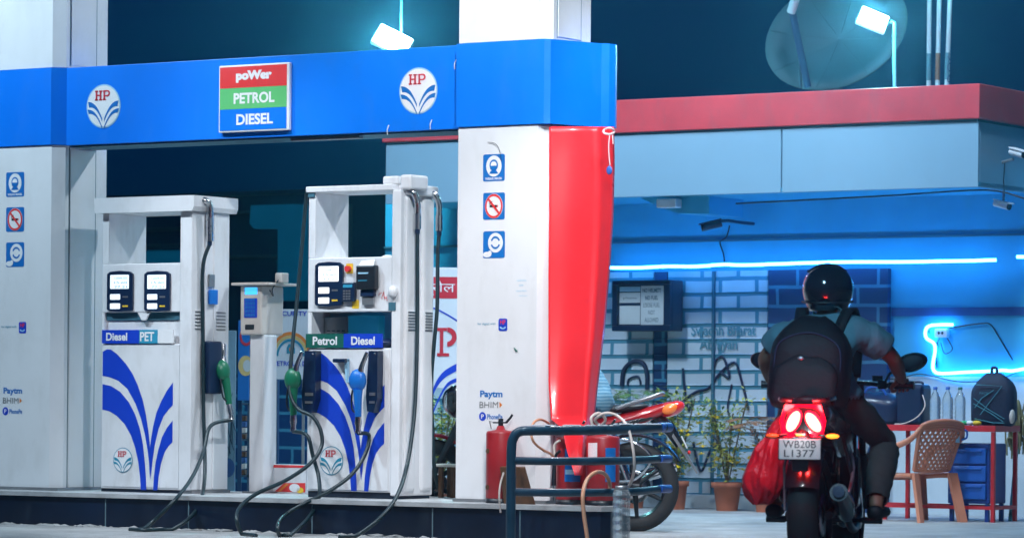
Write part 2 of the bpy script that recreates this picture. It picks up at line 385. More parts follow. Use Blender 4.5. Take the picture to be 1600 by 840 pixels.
scr([(1146, 600), (1140, 640), (1150, 660)], .008)
scr([(975, 603), (978, 578), (992, 565), (1008, 568), (1014, 585), (1014, 608)], .02); scr([(984, 602), (986, 592), (1000, 588), (1004, 600)], .01)
nb = M(); nb.box(xs1, xs2, -.06, -.001, 0, zs, 'navy_brick'); nb.build('brick_pier', shop)
st = M(); st.box(xs2+.01, xr, -.008, -.001, wl(1500, 493)[1], wl(1500, 480)[1], 'stripe_blue'); st.build('painted_stripe', shop)
bd = M(); bd.box(xs0, xs2+1.4, -.03, -.001, wl(1150, 377)[1], wl(1150, 374)[1], 'far_ledge'); bd.build('drip_moulding', shop)
# projecting roof edge
xc, zc0 = wl(1528, 290, OV); zc1 = wl(1528, 190, OV)[1]; zc2 = wl(1530, 131, OV)[1]
xl = wl(603, 222, OV)[0]; xj = wl(1221, 240, OV)[0]
sf = M(); sf.box(xl, xc, OV+.01, 3.0, zc0, zc0+.03, 'building_led_tint'); sf.build('soffit', shop)
for p, q in ((xl, xj-.006), (xj+.006, xc)):
    b_ = M(); b_.box(p, q, OV, OV+.03, zc0-.01, zc1, 'building_panel', .004); b_.build('fascia_panel', shop)
b_ = M(); b_.box(xc-.03, xc, OV+.033, 3.0, zc0-.01, zc1, 'building_panel', .004); b_.build('fascia_panel', shop)
b_ = M(); b_.box(xl, xc-.04, OV+.035, OV+.06, zc0, zc1, 'dark_void'); b_.box(xl, xc-.01, OV+.01, 3.0, zc1, zc1+.02, 'far_ledge'); b_.build('fascia_backing', shop)
b_ = M(); b_.box(xl-.02, xc+.02, OV-.03, 3.0, zc1+.022, zc2, 'fascia_red', .006); b_.build('parapet', shop)
# small boxed-in duct under the soffit
dk = M(); a0_, a1_ = wl(1035, 320, -.4)[0], wl(1142, 320, -.4)[0]
dk.prism([(a0_, zc0-.001), (a1_, zc0-.001), (a1_, zc0-.14), (a1_-.30, zc0-.13)], -.75, -.2, 'building_led_tint'); dk.build('duct_box', shop)
dk = M(); a0_, z_ = wl(1030, 322, -.85); dk.box(a0_, a0_+.18, -.9, -.8, zc0-.09, zc0-.02, 'white_body', .01); dk.build('junction_box', shop)

bw = thing('boundary_wall', 'low dark brick boundary wall behind the dispensers, left of the shop', 'wall', fr(-9, 0, 0, W0), -ANG)
m = M(); m.box(0, xs0+9-.01, 0, .2, 0, onb(450, 585, 0, W0)[1], 'navy_brick'); m.build('brickwork', bw)
m = M(); m.box(0, xs0+9-.01, -.02, .22, onb(450, 585, 0, W0)[1]+.001, onb(450, 578, 0, W0)[1], 'far_ledge', .004); m.build('coping', bw)
# ------------------------------------------------------------------ dark premises further back
far = thing('dark_building', 'unlit dark building far behind the fuel pumps with ledges and teal roof sign', 'building', W0+V*5.5, -ANG)
def fl(px, py, b=5.5): return onb(px, py, b, W0)
zt = fl(400, 301)[1]
f = M(); f.box(-14, 0.5, 0, 3, 0, zt, 'far_wall'); f.build('wall', far)
for y0, y1, p0, p1 in ((299, 306, 140, 640), (330, 334, 340, 450), (399, 403, 340, 450), (352, 358, 225, 290), (378, 385, 225, 290)):
    f = M(); f.box(fl(p0, y0)[0], fl(p1, y0)[0], -.12, -.01, fl(400, y1)[1], fl(400, y0)[1], 'far_ledge', .01); f.build('ledge', far)
f = M(); P = [(405, 322), (470, 320), (520, 322), (520, 470), (447, 470), (447, 358), (410, 358), (403, 350)]
f.prism([fl(x, y) for x, y in P], -.15, -.05, 'far_sign'); f.build('sign_panel', far)
f = M(); f.box(fl(232, 400)[0], fl(292, 400)[0], -.10, -.02, fl(260, 425)[1], fl(260, 392)[1], 'far_sign'); f.build('awning', far)
f = M(); f.box(fl(545, 400)[0], fl(552, 400)[0], -.1, -.02, .5, fl(545, 320)[1], 'far_ledge'); f.build('drainpipe', far)
# ================================================================== COLUMNS, BEAM, SIGNS
BC = .28
c2a0 = onb(714, 500, BC)[0]; c2a1 = onb(853, 500, BC)[0]; CW = c2a1-c2a0; CD = .50
c1a1 = onb(91, 500, BC)[0]
TOPZ = 5.4
zb0 = onb(785, 196, BC)[1]; zb1 = onb(785, 65, BC)[1]
def rounded(m, cx, cz, w, h, y, c, rad=.012): m.rrect(cx-w/2, cx+w/2, cz-h/2, cz+h/2, rad, y, c)
def column(a0, end, label, kind):
    t = thing('canopy_column', label, 'column', fr(a0, BC, IH), -ANG)
    Z0 = zb0-IH; Z1 = zb1-IH; c = .07; W = CW
    def plan(o=0): return [(-o, -o), (W-c, -o), (W+o, c*.9), (W+o, CD+o), (-o, CD+o)]
    for z0, z1 in ((0, Z0-.003), (Z1+.003, TOPZ)):
        m = M(); m.prism(plan(), z0, z1, 'white_panel', 'Z')
        for y in (.10, .38): m.box(W-.01, W+.0015, y, y+.006, z0+.01, z1-.01, 'far_ledge')
        m.box(W+.0, W+.006, .11, .375, z0+.02, z1-.02, 'white_panel', .002)
        m.build('cladding', t)
    m = M(); m.box(-.015, W+.015, -.012, CD+.01, 0, .02, 'grey_metal'); m.build('base_trim', t)
    m = M()
    if end:
        # the band swings round the column end in a rounded nose
        N = [(-.012, -.012), (W-.02, -.012), (W+.012, .012)]
        aC, bC = c2c
        N += [(aC-.05, bC-.05), (aC-.015, bC-.01), (aC, bC+.04), (aC-.02, bC+.09), (aC-.08, bC+.12), (-.012, bC+.12)]
        m.prism(N, Z0, Z1, 'brand_blue', 'Z')
    else: m.prism(plan(.012), Z0, Z1, 'brand_blue', 'Z')
    m.build('blue_band', t)
    # printed stickers on the front, measured on the photo
    def lp(px, py):
        a, z = onb(px, py, BC); return a-c2a0, z-IH
    y = -.0015; e = .0012; sh = 0
    def cell(px, py): x, z = lp(px, py); return x+sh, z
    w = lp(790, 262)[0]-lp(756, 262)[0]; h = lp(772, 241)[1]-lp(772, 283)[1]
    m = M(); x, z = cell(772, 262); rounded(m, x, z, w, h, y, 'sign_blue')
    m.disc(x, z+.01, .058, .066, y-e, 'white_plain', 24); m.disc(x, z+.015, .032, .036, y-2*e, 'sign_blue', 20); m.disc(x, z+.018, .022, .022, y-3*e, 'white_plain', 16)
    m.rrect(x-.026, x+.026, z-.012, z+.012, .008, y-4*e, 'sign_blue'); m.flat([(x-.035, z-.038), (x+.035, z-.038), (x+.02, z-.018), (x-.02, z-.018)], y-2*e, 'sign_blue')
    m.text('WEAR MASK', x-.065, x+.065, z-h/2+.008, z-h/2+.024, y-e, 'white_plain'); m.build('mask_sticker', t)
    m = M(); x, z = cell(772, 322); rounded(m, x, z, w, h, y, 'sign_blue'); m.disc(x, z, .068, .078, y-e, 'white_plain', 28); m.disc(x, z, .066, .076, y-2*e, 'sign_red', 28, ri=.82)
    m.box(x-.03, x+.024, y-3*e, y-2*e, z-.007, z+.007, 'black_plastic'); m.box(x+.026, x+.032, y-3*e, y-2*e, z-.007, z+.007, 'sign_red')
    m.tube([(x-.026, y-3*e, z+.0), (x-.03, y-3*e, z+.02), (x-.01, y-3*e, z+.03)], .002, 'black_plastic', 6)
    m.add([(x-.05, y-3.5*e, z+.045), (x-.04, y-3.5*e, z+.055), (x+.05, y-3.5*e, z-.045), (x+.04, y-3.5*e, z-.055)], [(0, 1, 2, 3)], 'sign_red'); m.build('no_smoking_sticker', t)
    m = M(); x, z = cell(772, 382); rounded(m, x, z, w, h, y, 'sign_blue'); m.disc(x+.012, z+.012, .056, .062, y-e, 'white_plain', 28); m.disc(x+.012, z+.012, .036, .040, y-2*e, 'sign_blue', 24, ri=.7, a0=20, a1=160); m.disc(x+.012, z+.012, .036, .040, y-2*e, 'sign_blue', 24, ri=.7, a0=200, a1=340)
    m.disc(x-.05, z-.062, .032, .018, y-e, 'white_plain', 14); m.disc(x-.03, z-.055, .014, .018, y-1.5*e, 'white_plain', 12); m.build('handwash_sticker', t)
    m = M(); x, z = cell(762, 506); m.text('for digital with', x-.075, x+.06, z-.009, z+.010, y, 'teal_logo', 0); x, z = cell(786, 507); rounded(m, x, z, .066, .078, y, 'blue_print')
    m.text('HP', x-.02, x+.02, z+.002, z+.03, y-e, 'sign_red'); m.disc(x, z-.012, .024, .016, y-e, 'pale_blue', 14, ri=.5, a0=180, a1=360); m.build('payment_sticker', t)
    m = M(); x, z = cell(768, 616); m.text('Paytm', x-.085, x+.083, z-.028, z+.026, y, 'sign_blue', .03); m.build('wallet_logo', t)
    m = M(); x, z = cell(766, 632); m.text('BHIM', x-.08, x+.06, z-.019, z+.02, y, 'grey_metal', .0, .01); m.flat([(x+.07, z-.018), (x+.09, z), (x+.07, z+.02)], y, 'orange'); m.build('wallet_logo', t)
    m = M(); x, z = cell(754, 650); m.disc(x, z, .026, .028, y, 'blue_print', 20); m.text('P', x-.009, x+.011, z-.014, z+.014, y-e, 'white_plain'); m.text('PhonePe', x+.035, x+.15, z-.017, z+.015, y, 'sign_blue', .02); m.build('wallet_logo', t)
    if end:
        m = M(); x, z = lp(815, 448)
        for i, (w_, dx) in enumerate(((.07, 0), (.03, .0), (.075, .0), (.06, .012))): m.text(['cashless', 'pay', 'scan here', 'thank you'][i], x-w_/2+dx, x+w_/2+dx, z+.035-i*.032, z+.047-i*.032, y, 'pale_blue', 0)
        m.build('faded_print', t)
        m = M(); x, z = lp(775, 222); m.tube([(x-.06, y-.004, z), (x, y-.008, z-.01), (x+.03, y-.006, z-.05), (x+.045, y-.004, z-.12)], .0015, 'black_plastic', 5, sm=5); m.build('loose_wire', t)
        m = M(); x, z = lp(806, 546); m.tube([(x-.01, y-.004, z+.012), (x+.012, y-.004, z-.01)], [.003, .006], 'dark_green', 6); m.build('tape_scrap', t)
    return t
# the nose corner of the band on column two
_p = atY(958, 130, 1); 
aC, bC = None, None
Ycorner = None
_q = onb(853, 62, BC); pB = fr(_q[0], BC); d = ray(957, 66); pC = d*(pB.y*1.012); pC.z = 0
c2c = ((pC-A0).dot(U)-c2a0, (pC-A0).dot(V)-BC)
col2 = column(c2a0, True, 'white clad column with a blue band and round nose, red banner hanging at its right', 'end')
col1 = column(c1a1-CW, False, 'white clad column cut by the left edge of the photo, with stickers down its front', 'mid')

# beam between the columns
BB = BC+.06
za, zb_ = onb(92, 228, BB)[1], onb(92, 107, BB)[1]
beam = thing('fascia_beam', 'long blue fascia beam spanning the two white columns above the pumps', 'beam', fr(c1a1, BB, 0), -ANG)
Lb = c2a0-c1a1
m = M(); m.box(.0, Lb, 0, .34, za, zb_, 'brand_blue', .004); m.build('fascia', beam)
m = M(); m.box(.02, Lb-.02, .02, .32, za-.012, za-.002, 'far_ledge'); 
x0 = onb(450, 215, BB)[0]-c1a1; m.box(x0, x0+.55, .03, .08, za-.03, za-.013, 'grey_metal'); m.build('underside', beam)
for px, py in ((162, 166), (654, 142)):
    m = M(); a, z = onb(px, py, BB); emblem(m, a-c1a1, z, .148, -.002, band='sign_blue'); m.build('emblem', beam)
m = M()
for px, py in ((606, 203), (673, 195), (711, 101)):
    a, z = onb(px, py, BB); m.tube([(a-c1a1, -.003, z-.03), (a-c1a1+.004, -.012, z), (a-c1a1+.012, -.004, z+.03)], .004, 'white_body', 6, sm=4)
m.build('cable_stub', beam)
# price board on the beam
pts = [onb(346, 206, BB)[0], onb(456, 206, BB)[0]]; zt_ = onb(401, 101, BB)[1]; zb2 = onb(401, 206, BB)[1]
sg = thing('fuel_sign', 'square sign on the blue beam reading power, petrol and diesel', 'sign', fr(pts[0], BB-.032, zb2), -ANG)
w_ = pts[1]-pts[0]; h_ = zt_-zb2
m = M(); m.box(-.0, w_, 0, .028, 0, h_, 'white_body', .006); m.build('frame', sg)
e = .012; H = (h_-2*e)/3
for i, (c, s_, x0, x1) in enumerate((('brand_blue', 'DIESEL', .26, .78), ('sign_green', 'PETROL', .22, .80), ('sign_red', 'poWer', .25, .76))):
    m = M(); z0 = e+i*H; m.box(e, w_-e-.008, -.003, -.0005, z0+.0005, z0+H-.0005, c)
    m.text(s_, x0*w_, x1*w_, z0+H*.24, z0+H*(.76 if i < 2 else .80), -.0045, 'white_plain', .035 if i < 2 else .07); m.build('sign_strip', sg)

# ------------------------------------------------------------------ red vinyl banner hanging from the band's nose
mat('red_vinyl', (.96,.030,.040), .30, var=.05, scale=2, coat=.5, bump=.02)
bo = fr(c2a0, BC, 0)
def ban(px, py, Y):
    p = atY(px, py, Y)-A0; return Vector((p.dot(U)-c2a0, p.dot(V)-BC, p.z))
bt = thing('red_banner', 'glossy red vinyl banner hanging from the blue band, twisted narrower towards the ground', 'banner', fr(c2a0, BC, 0), -ANG)
rows = [(198, 858, 959), (260, 858, 960), (340, 858, 958), (430, 857, 952), (520, 857, 944), (600, 857, 934), (655, 861, 928), (668, 878, 920), (705, 886, 913), (742, 898, 909)]
YB = pB.y
m = M(); vs = []; nC = 25
from_rows = []
for k in range(0, 61):
    q = k/60*(len(rows)-1); i = min(len(rows)-2, int(q)); t = q-i
    from_rows.append([rows[i][j]*(1-t)+rows[i+1][j]*t for j in range(3)])
for k, (py, x0, x1) in enumerate(from_rows):
    s = k/60
    for j in range(nC):
        u = j/(nC-1); px = x0+(x1-x0)*u
        bow = -.045*math.sin(math.pi*u)*(1-.3*s) + .004*math.sin(u*11+s*4)*(.3+s) - .018*math.exp(-((u-(.75+.1*s))/.05)**2) + .003*math.sin(s*17+u*4)
        edge = .05*max(0, u-.8)/.2
        Y = YB+.02+.16*u+bow+edge - .05*s - .52*s**4
        vs.append(ban(px, py, Y))
fs = [(k*nC+j, k*nC+j+1, (k+1)*nC+j+1, (k+1)*nC+j) for k in range(60) for j in range(nC-1)]
m.add(vs, fs, 'red_vinyl', True); o = m.build('vinyl_sheet', bt)
md = o.modifiers.new('t', 'SOLIDIFY'); md.thickness = .003
mat('rope_pale', (.75,.6,.62), .8); mat('tag_blue', (.03,.12,.45), .4)
m = M(); K = [ban(944, 203, YB-.02), ban(953, 200, YB-.05), ban(960, 206, YB), ban(952, 210, YB-.06), ban(944, 208, YB-.05)]
m.tube(K, .007, 'rope_pale', 6, closed=True, sm=4); m.tube([ban(953, 208, YB-.06), ban(951, 230, YB-.06), ban(953, 258, YB-.05)], .004, 'rope_pale', 6, sm=4)
m.tube([ban(957, 208, YB-.03), ban(958, 225, YB-.03)], .004, 'rope_pale', 6); m.build('tie_cord', bt)
m = M(); c = ban(952, 266, YB-.05); m.ell(c, (.022, .008, .028), 'tag_blue', 12, 8); m.build('cord_toggle', bt)

# ================================================================== DISPENSERS
BD = .40
def nozzle(m_, c, handle, T=None):     # pointing up, spout leaning; origin at the grip middle
    m = M(); m.T = T
    X, Y, Z = c
    m.tube([(X, Y, Z-.13), (X, Y-.005, Z-.05), (X, Y-.005, Z+.01)], [.017, .021, .026], handle, 10, sm=4)
    m.ell((X-.006, Y, Z+.055), (.050, .034, .060), handle, 14, 10)
    m.box(X-.050, X-.012, Y-.012, Y+.012, Z+.02, Z+.07, handle, .008)
    m.tube([(X+.01, Y, Z+.09), (X+.02, Y, Z+.13), (X+.05, Y+.005, Z+.20)], [.018, .013, .011], 'steel', 10, sm=4)
    m.tube([(X-.03, Y, Z+.03), (X-.042, Y, Z-.02), (X-.04, Y, Z-.09), (X-.008, Y, Z-.115)], .005, 'black_plastic', 8, sm=4)
    m.tube([(X, Y, Z-.13), (X, Y, Z-.165), (X, Y, Z-.19), (X, Y, Z-.215)], [.016, .019, .013, .018], 'steel', 10)
    return m
def feather(m, fx, fz, y, c='blue_print'):       # fx,fz map design units (0..1 across, 0 bottom..1 top)
    D = lambda P: [(fx(x), fz(z)) for x, z in P]
    def u(x): return (x-323)/217.
    def w(z): return (686-z)/440.
    A = [(323,254),(335,247),(348,247),(368,262),(395,292),(415,322),(432,358),(448,405),(458,450),(466,500),(471,545),(474,600),(472,650),(469,600),(464,560),(455,510),(442,460),(425,415),(400,370),(372,345),(345,334),(323,330)]
    B_ = [(323,356),(350,362),(378,380),(405,412),(425,450),(440,495),(450,545),(456,600),(460,650),(461,686),(444,686),(442,650),(436,600),(426,555),(412,515),(392,480),(368,455),(345,441),(323,436)]
    A2 = [(540,350),(522,375),(505,408),(490,445),(480,490),(474,530),(471,560),(474,655),(479,600),(486,545),(497,495),(512,455),(528,433),(540,420)]
    B2 = [(540,468),(522,492),(508,520),(497,560),(489,600),(484,645),(482,686),(495,686),(499,640),(506,600),(517,565),(530,545),(540,535)]
    for P in (A, B_, A2, B2): m.flat(D([(u(x), w(z)) for x, z in P]), y, c)
def louvres(par, x, y0, y1, z0, z1, n, cmat='grey_metal'):       # slots in a side face x = const
    m = M()
    for i in range(n):
        z = z0+(z1-z0)*(i+.5)/n
        m.box(x-.002, x+.0022, y0, y1, z-.006, z+.006, cmat); m.box(x, x+.007, y0-.003, y1+.003, z+.006, z+.010, 'white_plain')
    m.build('louvre', par)
def display(t, x0, x1, z0, z1, y, rows, scr='screen_white'):
    m = M(); w = x1-x0; h = z1-z0
    P = [(x0+w*.04, z0+h*.02), (x0+w*.5, z0-h*.005), (x1-w*.04, z0+h*.02), (x1, z0+h*.06), (x1, z1-h*.07), (x1-w*.12, z1-h*.01), (x0+w*.5, z1+h*.012), (x0+w*.12, z1-h*.01), (x0, z1-h*.07), (x0, z0+h*.06)]
    m.prism(P, y-.016, y+.01, 'navy_plastic'); d = m.build('display_unit', t); yy = y-.0175
    m = M(); m.rrect(x0+.13*w, x1-.13*w, z0+h*.56, z1-h*.09, .006, yy, scr)
    for i in range(3): m.text(['1204.50', '15.60', '77.21'][i], x0+.30*w, x1-.2*w, z1-h*(.2+.11*i), z1-h*(.145+.11*i), yy-.001, 'teal_logo', 0)
    m.build('screen', d)
    for i, zc in enumerate((.36, .13)):
        m = M(); m.rrect(x0+.13*w, x0+.53*w, z0+h*(zc-.07), z0+h*(zc+.07), .005, yy, scr); m.build('screen', d)
        m = M(); m.rrect(x0+.62*w, x0+.84*w, z0+h*(zc-.02), z0+h*(zc+.02), .002, yy, 'grey_metal' if i == 0 else 'yellow'); m.build('key_label', d)
    return d

# ---- dispenser one (left): origin at its front left bottom corner
d1a = onb(158, 700, BD)[0]
def L1(px, py, y=0): a, z = onb(px, py, BD+y); return a-d1a, z-IH
D1 = thing('fuel_dispenser', 'white fuel dispenser with two displays and a diesel label, nearest the left column', 'fuel pump', fr(d1a, BD, IH), -ANG, 'white fuel dispensers on the island')
W1 = L1(284, 600)[0]; Wp = W1+.02; De = .40
m = M(); m.box(-.005, W1+.0, .01, De, 0, .02, 'dark_void'); m.box(W1+.002, W1+.09, .004, De+.02, 0, .02, 'grey_metal'); m.build('plinth', D1)
zl = L1(220, 536)[1]; zr0 = L1(220, 500)[1]; zr1 = L1(220, 488)[1]; zw = L1(250, 411)[1]; zt = L1(220, 332)[1]; zcap = L1(220, 308)[1]
m = M(); m.box(0, W1-.01, 0, De, .022, zl-.003, 'white_body', .006); lo = m.build('lower_cabinet', D1)
m = M(); x0, x1 = L1(161, 600)[0], L1(271, 600)[0]; z0 = L1(200, 764)[1]+.0; z1 = L1(200, 545)[1]
feather(m, lambda q: x0+(x1-x0)*q, lambda q: z0+(z1-z0)*q, -.0055); m.build('feather_graphic', lo)
m = M(); x, z = L1(193, 718); emblem(m, x, z, .084, -.007, band='teal_logo', ring='teal_logo'); m.build('emblem', lo)
m = M(); m.box(.01, W1-.02, -.004, -.0005, .036, zl-.012, 'white_body', .001); m.build('door_panel', lo)
m = M(); zl0, zl1 = zl, L1(220, 515)[1]; xm_, xe_ = L1(219, 525)[0], L1(272, 525)[0]; m.box(.01, xm_, -.012, .0, zl0, zl1, 'blue_print'); m.box(xm_+.001, L1(248, 525)[0], -.012, 0, zl0, zl1, 'sign_green' if 0 else 'far_sign'); m.box(L1(248, 525)[0]+.001, xe_, -.012, 0, zl0, zl1, 'white_plain')
m.text('Diesel', L1(172, 0)[0], L1(205, 0)[0], zl0+.018, zl1-.018, -.0135, 'white_plain', .03); m.text('PET', L1(225, 0)[0], L1(247, 0)[0], zl0+.014, zl1-.014, -.0135, 'white_plain', .03); m.build('fuel_label', D1)
m = M(); m.box(0, W1-.01, .03, De, zl, zr0, 'white_body'); m.box(.0, .02, .0, .05, zl, zr1, 'white_body'); m.box(.02, W1-.02, .02, .05, zr0+.002, zr1, 'far_ledge'); m.prism([(W1*.45, zr1), (W1*.60, zr1), (W1*.55, zr0), (W1*.5, zr0)], -.004, .01, 'white_body'); m.build('recess', D1)
m = M(); m.box(0, W1-.01, -.002, De, zr1+.002, zw, 'white_body', .006); dp = m.build('display_panel', D1)
for a_, b_ in ((170, 209), (228, 267)):
    x0, z1 = L1(a_, 424); x1, z0 = L1(b_, 486); display(D1, x0, x1, z0, z1, -.002, 3)
# upper frame: two side slabs and the roof; the window goes right through
m = M(); m.box(0, .055, 0, De, zw, zt, 'white_body', .004); m.build('side_slab', D1)
m = M(); m.box(W1-.015, W1+.085, -.01, De+.0, .022, zt, 'white_body', .006); sl = m.build('hose_tower', D1)
louvres(sl, W1+.085, .03, .11, L1(300, 516)[1], L1(300, 484)[1], 6); louvres(sl, W1+.085, .26, .36, L1(300, 516)[1], L1(300, 484)[1], 6)
m = M(); m.box(W1+.0835, W1+.092, .13, .145, .03, zt-.01, 'white_body', .002); m.box(W1+.0835, W1+.092, .225, .24, .03, zt-.01, 'white_body', .002); m.build('hose_channel', sl)
m = M(); m.prism([(-.03, zt), (W1+.11, zt), (W1+.125, zt+.03), (W1+.125, zcap), (-.04, zcap), (-.04, zt+.02)], -.045, De+.04, 'white_body'); m.build('roof_cap', D1)
m = M(); m.box(.0, W1-.01, De-.03, De-.0, zw, zw+.02, 'white_body'); m.ell((W1*.72, .3, zw+.005), (.06, .05, .02), 'white_body'); m.build('top_sill', D1)
# hose fitting, holster, nozzle and hose on the tower's outer side
xs = W1+.09; yc = .28
def S1(px, py): b, z = ona(px, py, d1a+xs); return b-BD, z-IH
yc = S1(317, 500)[0]
m = M(); m.tube([(xs-.02, yc-.06, zcap-.03), (xs+.035, yc-.04, zcap-.03), (xs+.05, yc, zcap-.06), (xs+.045, yc+.01, zcap-.16)], .022, 'steel', 12, sm=5)
m.cyl((xs+.045, yc+.01, zcap-.15), (xs+.045, yc+.01, zcap-.30), .024, 'steel'); m.cyl((xs+.045, yc+.01, zcap-.30), (xs+.045, yc+.01, zcap-.33), .016, 'navy_plastic'); m.build('hose_swivel', D1)
y0_ = S1(322, 470)
m = M(); m.box(xs, xs+.025, y0_[0]+.02, y0_[0]+.10, S1(322, 475)[1], S1(322, 452)[1], 'blue_handle', .005); m.box(xs, xs+.012, y0_[0]+.02, y0_[0]+.08, S1(322, 448)[1], S1(322, 428)[1], 'grey_metal', .003); m.build('switch_box', D1)
y1_, z1_ = S1(322, 615); y2_, z2_ = S1(330, 533)
m = M(); m.box(xs, xs+.06, y1_-.05, y1_+.10, z1_, z2_, 'navy_plastic', .012); m.build('nozzle_holster', D1)
ny, nz_ = S1(345, 590)
T = Matrix.Translation((xs+.08, S1(337, 590)[0], S1(342, 592)[1]-.01)) @ Matrix.Rotation(R(90), 4, 'Z') @ Matrix.Rotation(R(-12), 4, 'X') @ Matrix.Scale(1.25, 4)
nz = nozzle(None, (0, 0, 0), 'green_handle', T); nz.build('nozzle', D1)
tip = T @ Vector((0, 0, -.215))
def P1(px, py, Y):            # photo point at depth Y in the dispenser's own frame
    p = atY(px, py, Y)-fr(d1a, BD, IH); return Vector((p.dot(U), p.dot(V), p.z))
pz = fr(d1a+xs+.05, BD+yc, 0).y
top = Vector((xs+.045, yc+.01, zcap-.32))
GZ = -IH+.018
hA = [top, P1(317, 420, pz), P1(317, 520, pz), P1(318, 640, pz-.02), P1(320, 740, pz-.12), P1(312, 785, pz-.45), P1(292, 812, pz-.75), P1(255, 834, 22.75), P1(225, 845, 22.6), P1(203, 840, 22.75)]
hB = [tip, P1(329, 665, pz-.08), P1(318, 705, pz-.2), P1(300, 745, pz-.4), P1(272, 782, pz-.7), P1(238, 815, 22.9), P1(212, 835, 22.75), P1(203, 840, 22.75)]
hA = cr(hA, 8); hB = cr(hB, 8)
for P in (hA, hB):
    for v in P: v.z = max(v.z, GZ)
m = M(); m.tube(hA, .0128, 'hose', 10); m.tube(hB, .0128, 'hose', 10); m.build('hose', D1)

# ---- dispenser two (right)
d2a = onb(480, 650, BD)[0]
def L2(px, py, y=0): a, z = onb(px, py, BD+y); return a-d2a, z-IH
D2 = thing('fuel_dispenser', 'white fuel dispenser labelled petrol and diesel with two nozzles, beside the right column', 'fuel pump', fr(d2a, BD, IH), -ANG, 'white fuel dispensers on the island')
W2 = L2(612, 600)[0]; WT = L2(626, 600)[0]; De = .37
zk = L2(545, 768)[1]
m = M(); m.box(.005, W2+.06, .01, De-.02, 0, max(.03, zk), 'dark_void'); m.build('plinth', D2)
zk = max(.032, zk+.002)
zl0, zl1 = L2(545, 543)[1], L2(545, 521)[1]; zr1 = L2(545, 487)[1]; zw = L2(545, 402)[1]; zt = L2(545, 299)[1]; zcap = L2(545, 290)[1]
m = M(); m.box(0, W2-.004, 0, De, zk, zl0-.002, 'white_body', .006); lo = m.build('lower_cabinet', D2)
m = M(); m.box(.02, W2-.02, -.006, -.0005, zk+.012, zl0-.012, 'white_body', .001); m.build('door_panel', lo)
m = M(); x0, x1 = L2(487, 600)[0], L2(602, 600)[0]; z0 = L2(545, 766)[1]; z1 = L2(545, 549)[1]
feather(m, lambda q: x0+(x1-x0)*q, lambda q: z0+(z1-z0)*q, -.0075); m.build('feather_graphic', lo)
m = M(); x, z = L2(519, 719); emblem(m, x, z, .094, -.0085, band='teal_logo', ring='teal_logo'); m.build('emblem', lo)
m = M(); xa, xb, xc_ = L2(484, 0)[0], L2(543, 0)[0], L2(603, 0)[0]
m.box(xa, xb, -.014, -.0, zl0, zl1, 'dark_green'); m.box(xb+.001, xc_, -.014, -.0, zl0, zl1, 'blue_print')
m.text('Petrol', L2(495, 0)[0], L2(533, 0)[0], zl0+.018, zl1-.018, -.0155, 'white_plain', .03); m.text('Diesel', L2(555, 0)[0], L2(592, 0)[0], zl0+.018, zl1-.018, -.0155, 'white_plain', .03); m.build('fuel_label', D2)
m = M(); m.box(0, .03, 0, De, zl0, zr1, 'white_body'); m.box(.032, W2-.01, De*.55, De*.6, zl0, zr1, 'pale_blue'); m.box(.032, L2(530, 0)[0], De*.35, De*.54, zl0+.01, zr1-.03, 'grey_metal', .004)
for i in range(4):
    for j in range(5): m.box(.06+i*.04, .085+i*.04, De*.345, De*.35, zl0+.03+j*.02, zl0+.037+j*.02, 'dark_void')
m.box(L2(532, 0)[0], L2(580, 0)[0], De*.3, De*.5, zl0+.0, zr1-.02, 'far_sign', .006); m.ell((W2*.78, .1, zl0+.03), (.12, .07, .035), 'navy_plastic'); m.T = None
m.add([(W2*.42, .02, zl0+.04), (W2*.62, .02, zl0+.01), (W2*.66, .06, zl0+.05), (W2*.44, .06, zl0+.085)], [(0, 1, 2, 3)], 'white_plain'); m.build('open_tray', D2)
m = M(); m.box(0, W2-.004, -.002, De, zr1, zw, 'white_body', .006); m.build('display_panel', D2)
x0, z1 = L2(495, 410); x1, z0 = L2(537, 478); display(D2, x0, x1, z0, z1, -.002, 3, 'screen_warm')
x0, z1 = L2(538, 441); x1, z0 = L2(557, 471)
m = M(); m.box(x0, x1, -.03, 0, z0, z1, 'navy_plastic', .006); m.rrect(x0+.012, x1-.012, z1-.035, z1-.015, .003, -.0315, 'far_sign')
for i in range(3):
    for j in range(4): m.box(x0+.014+i*.021, x0+.029+i*.021, -.0335, -.031, z0+.012+j*.017, z0+.023+j*.017, 'grey_metal')
m.build('keypad', D2)
x0, z1 = L2(563, 415); x1, z0 = L2(592, 452)
m = M(); m.box(x0, x1, -.05, 0, z0, z1, 'black_plastic', .008); m.box(x0+.02, x1-.02, -.03, 0, z0-.045, z0-.002, 'navy_plastic', .005); m.box(x0+.03, x1-.03, -.02, 0, z0-.10, z0-.048, 'grey_metal', .003); m.box(x0+.02, x1-.05, -.052, -.049, z1-.055, z1-.045, 'pale_blue'); m.box(x0+.02, x1-.06, -.052, -.049, z1-.10, z1-.095, 'far_sign')
m.add([(x0+.01, -.005, z1+.03), (x1-.03, -.005, z1+.04), (x1-.02, -.03, z1), (x0+.01, -.03, z1)], [(0,1,2,3)], 'white_plain'); m.build('receipt_printer', D2)
x, z = L2(546, 420)
m = M(); m.rrect(x-.024, x+.032, z-.03, z+.035, .006, -.0035, 'yellow'); m.cyl((x, -.03, z), (x, -.003, z), .02, 'sign_red', 18); m.build('stop_button', D2)
x, z = L2(556, 475); m = M(); m.rrect(x-.028, x+.028, z-.028, z+.028, .005, -.0035, 'yellow'); m.tube([(x-.005, -.004, z+.03), (x-.03, -.012, z+.045), (x-.05, -.01, z+.06)], .004, 'navy_plastic', 6, sm=4); m.build('yellow_sticker', D2)
m = M(); x, z = L2(600, 463)
random.seed(5)
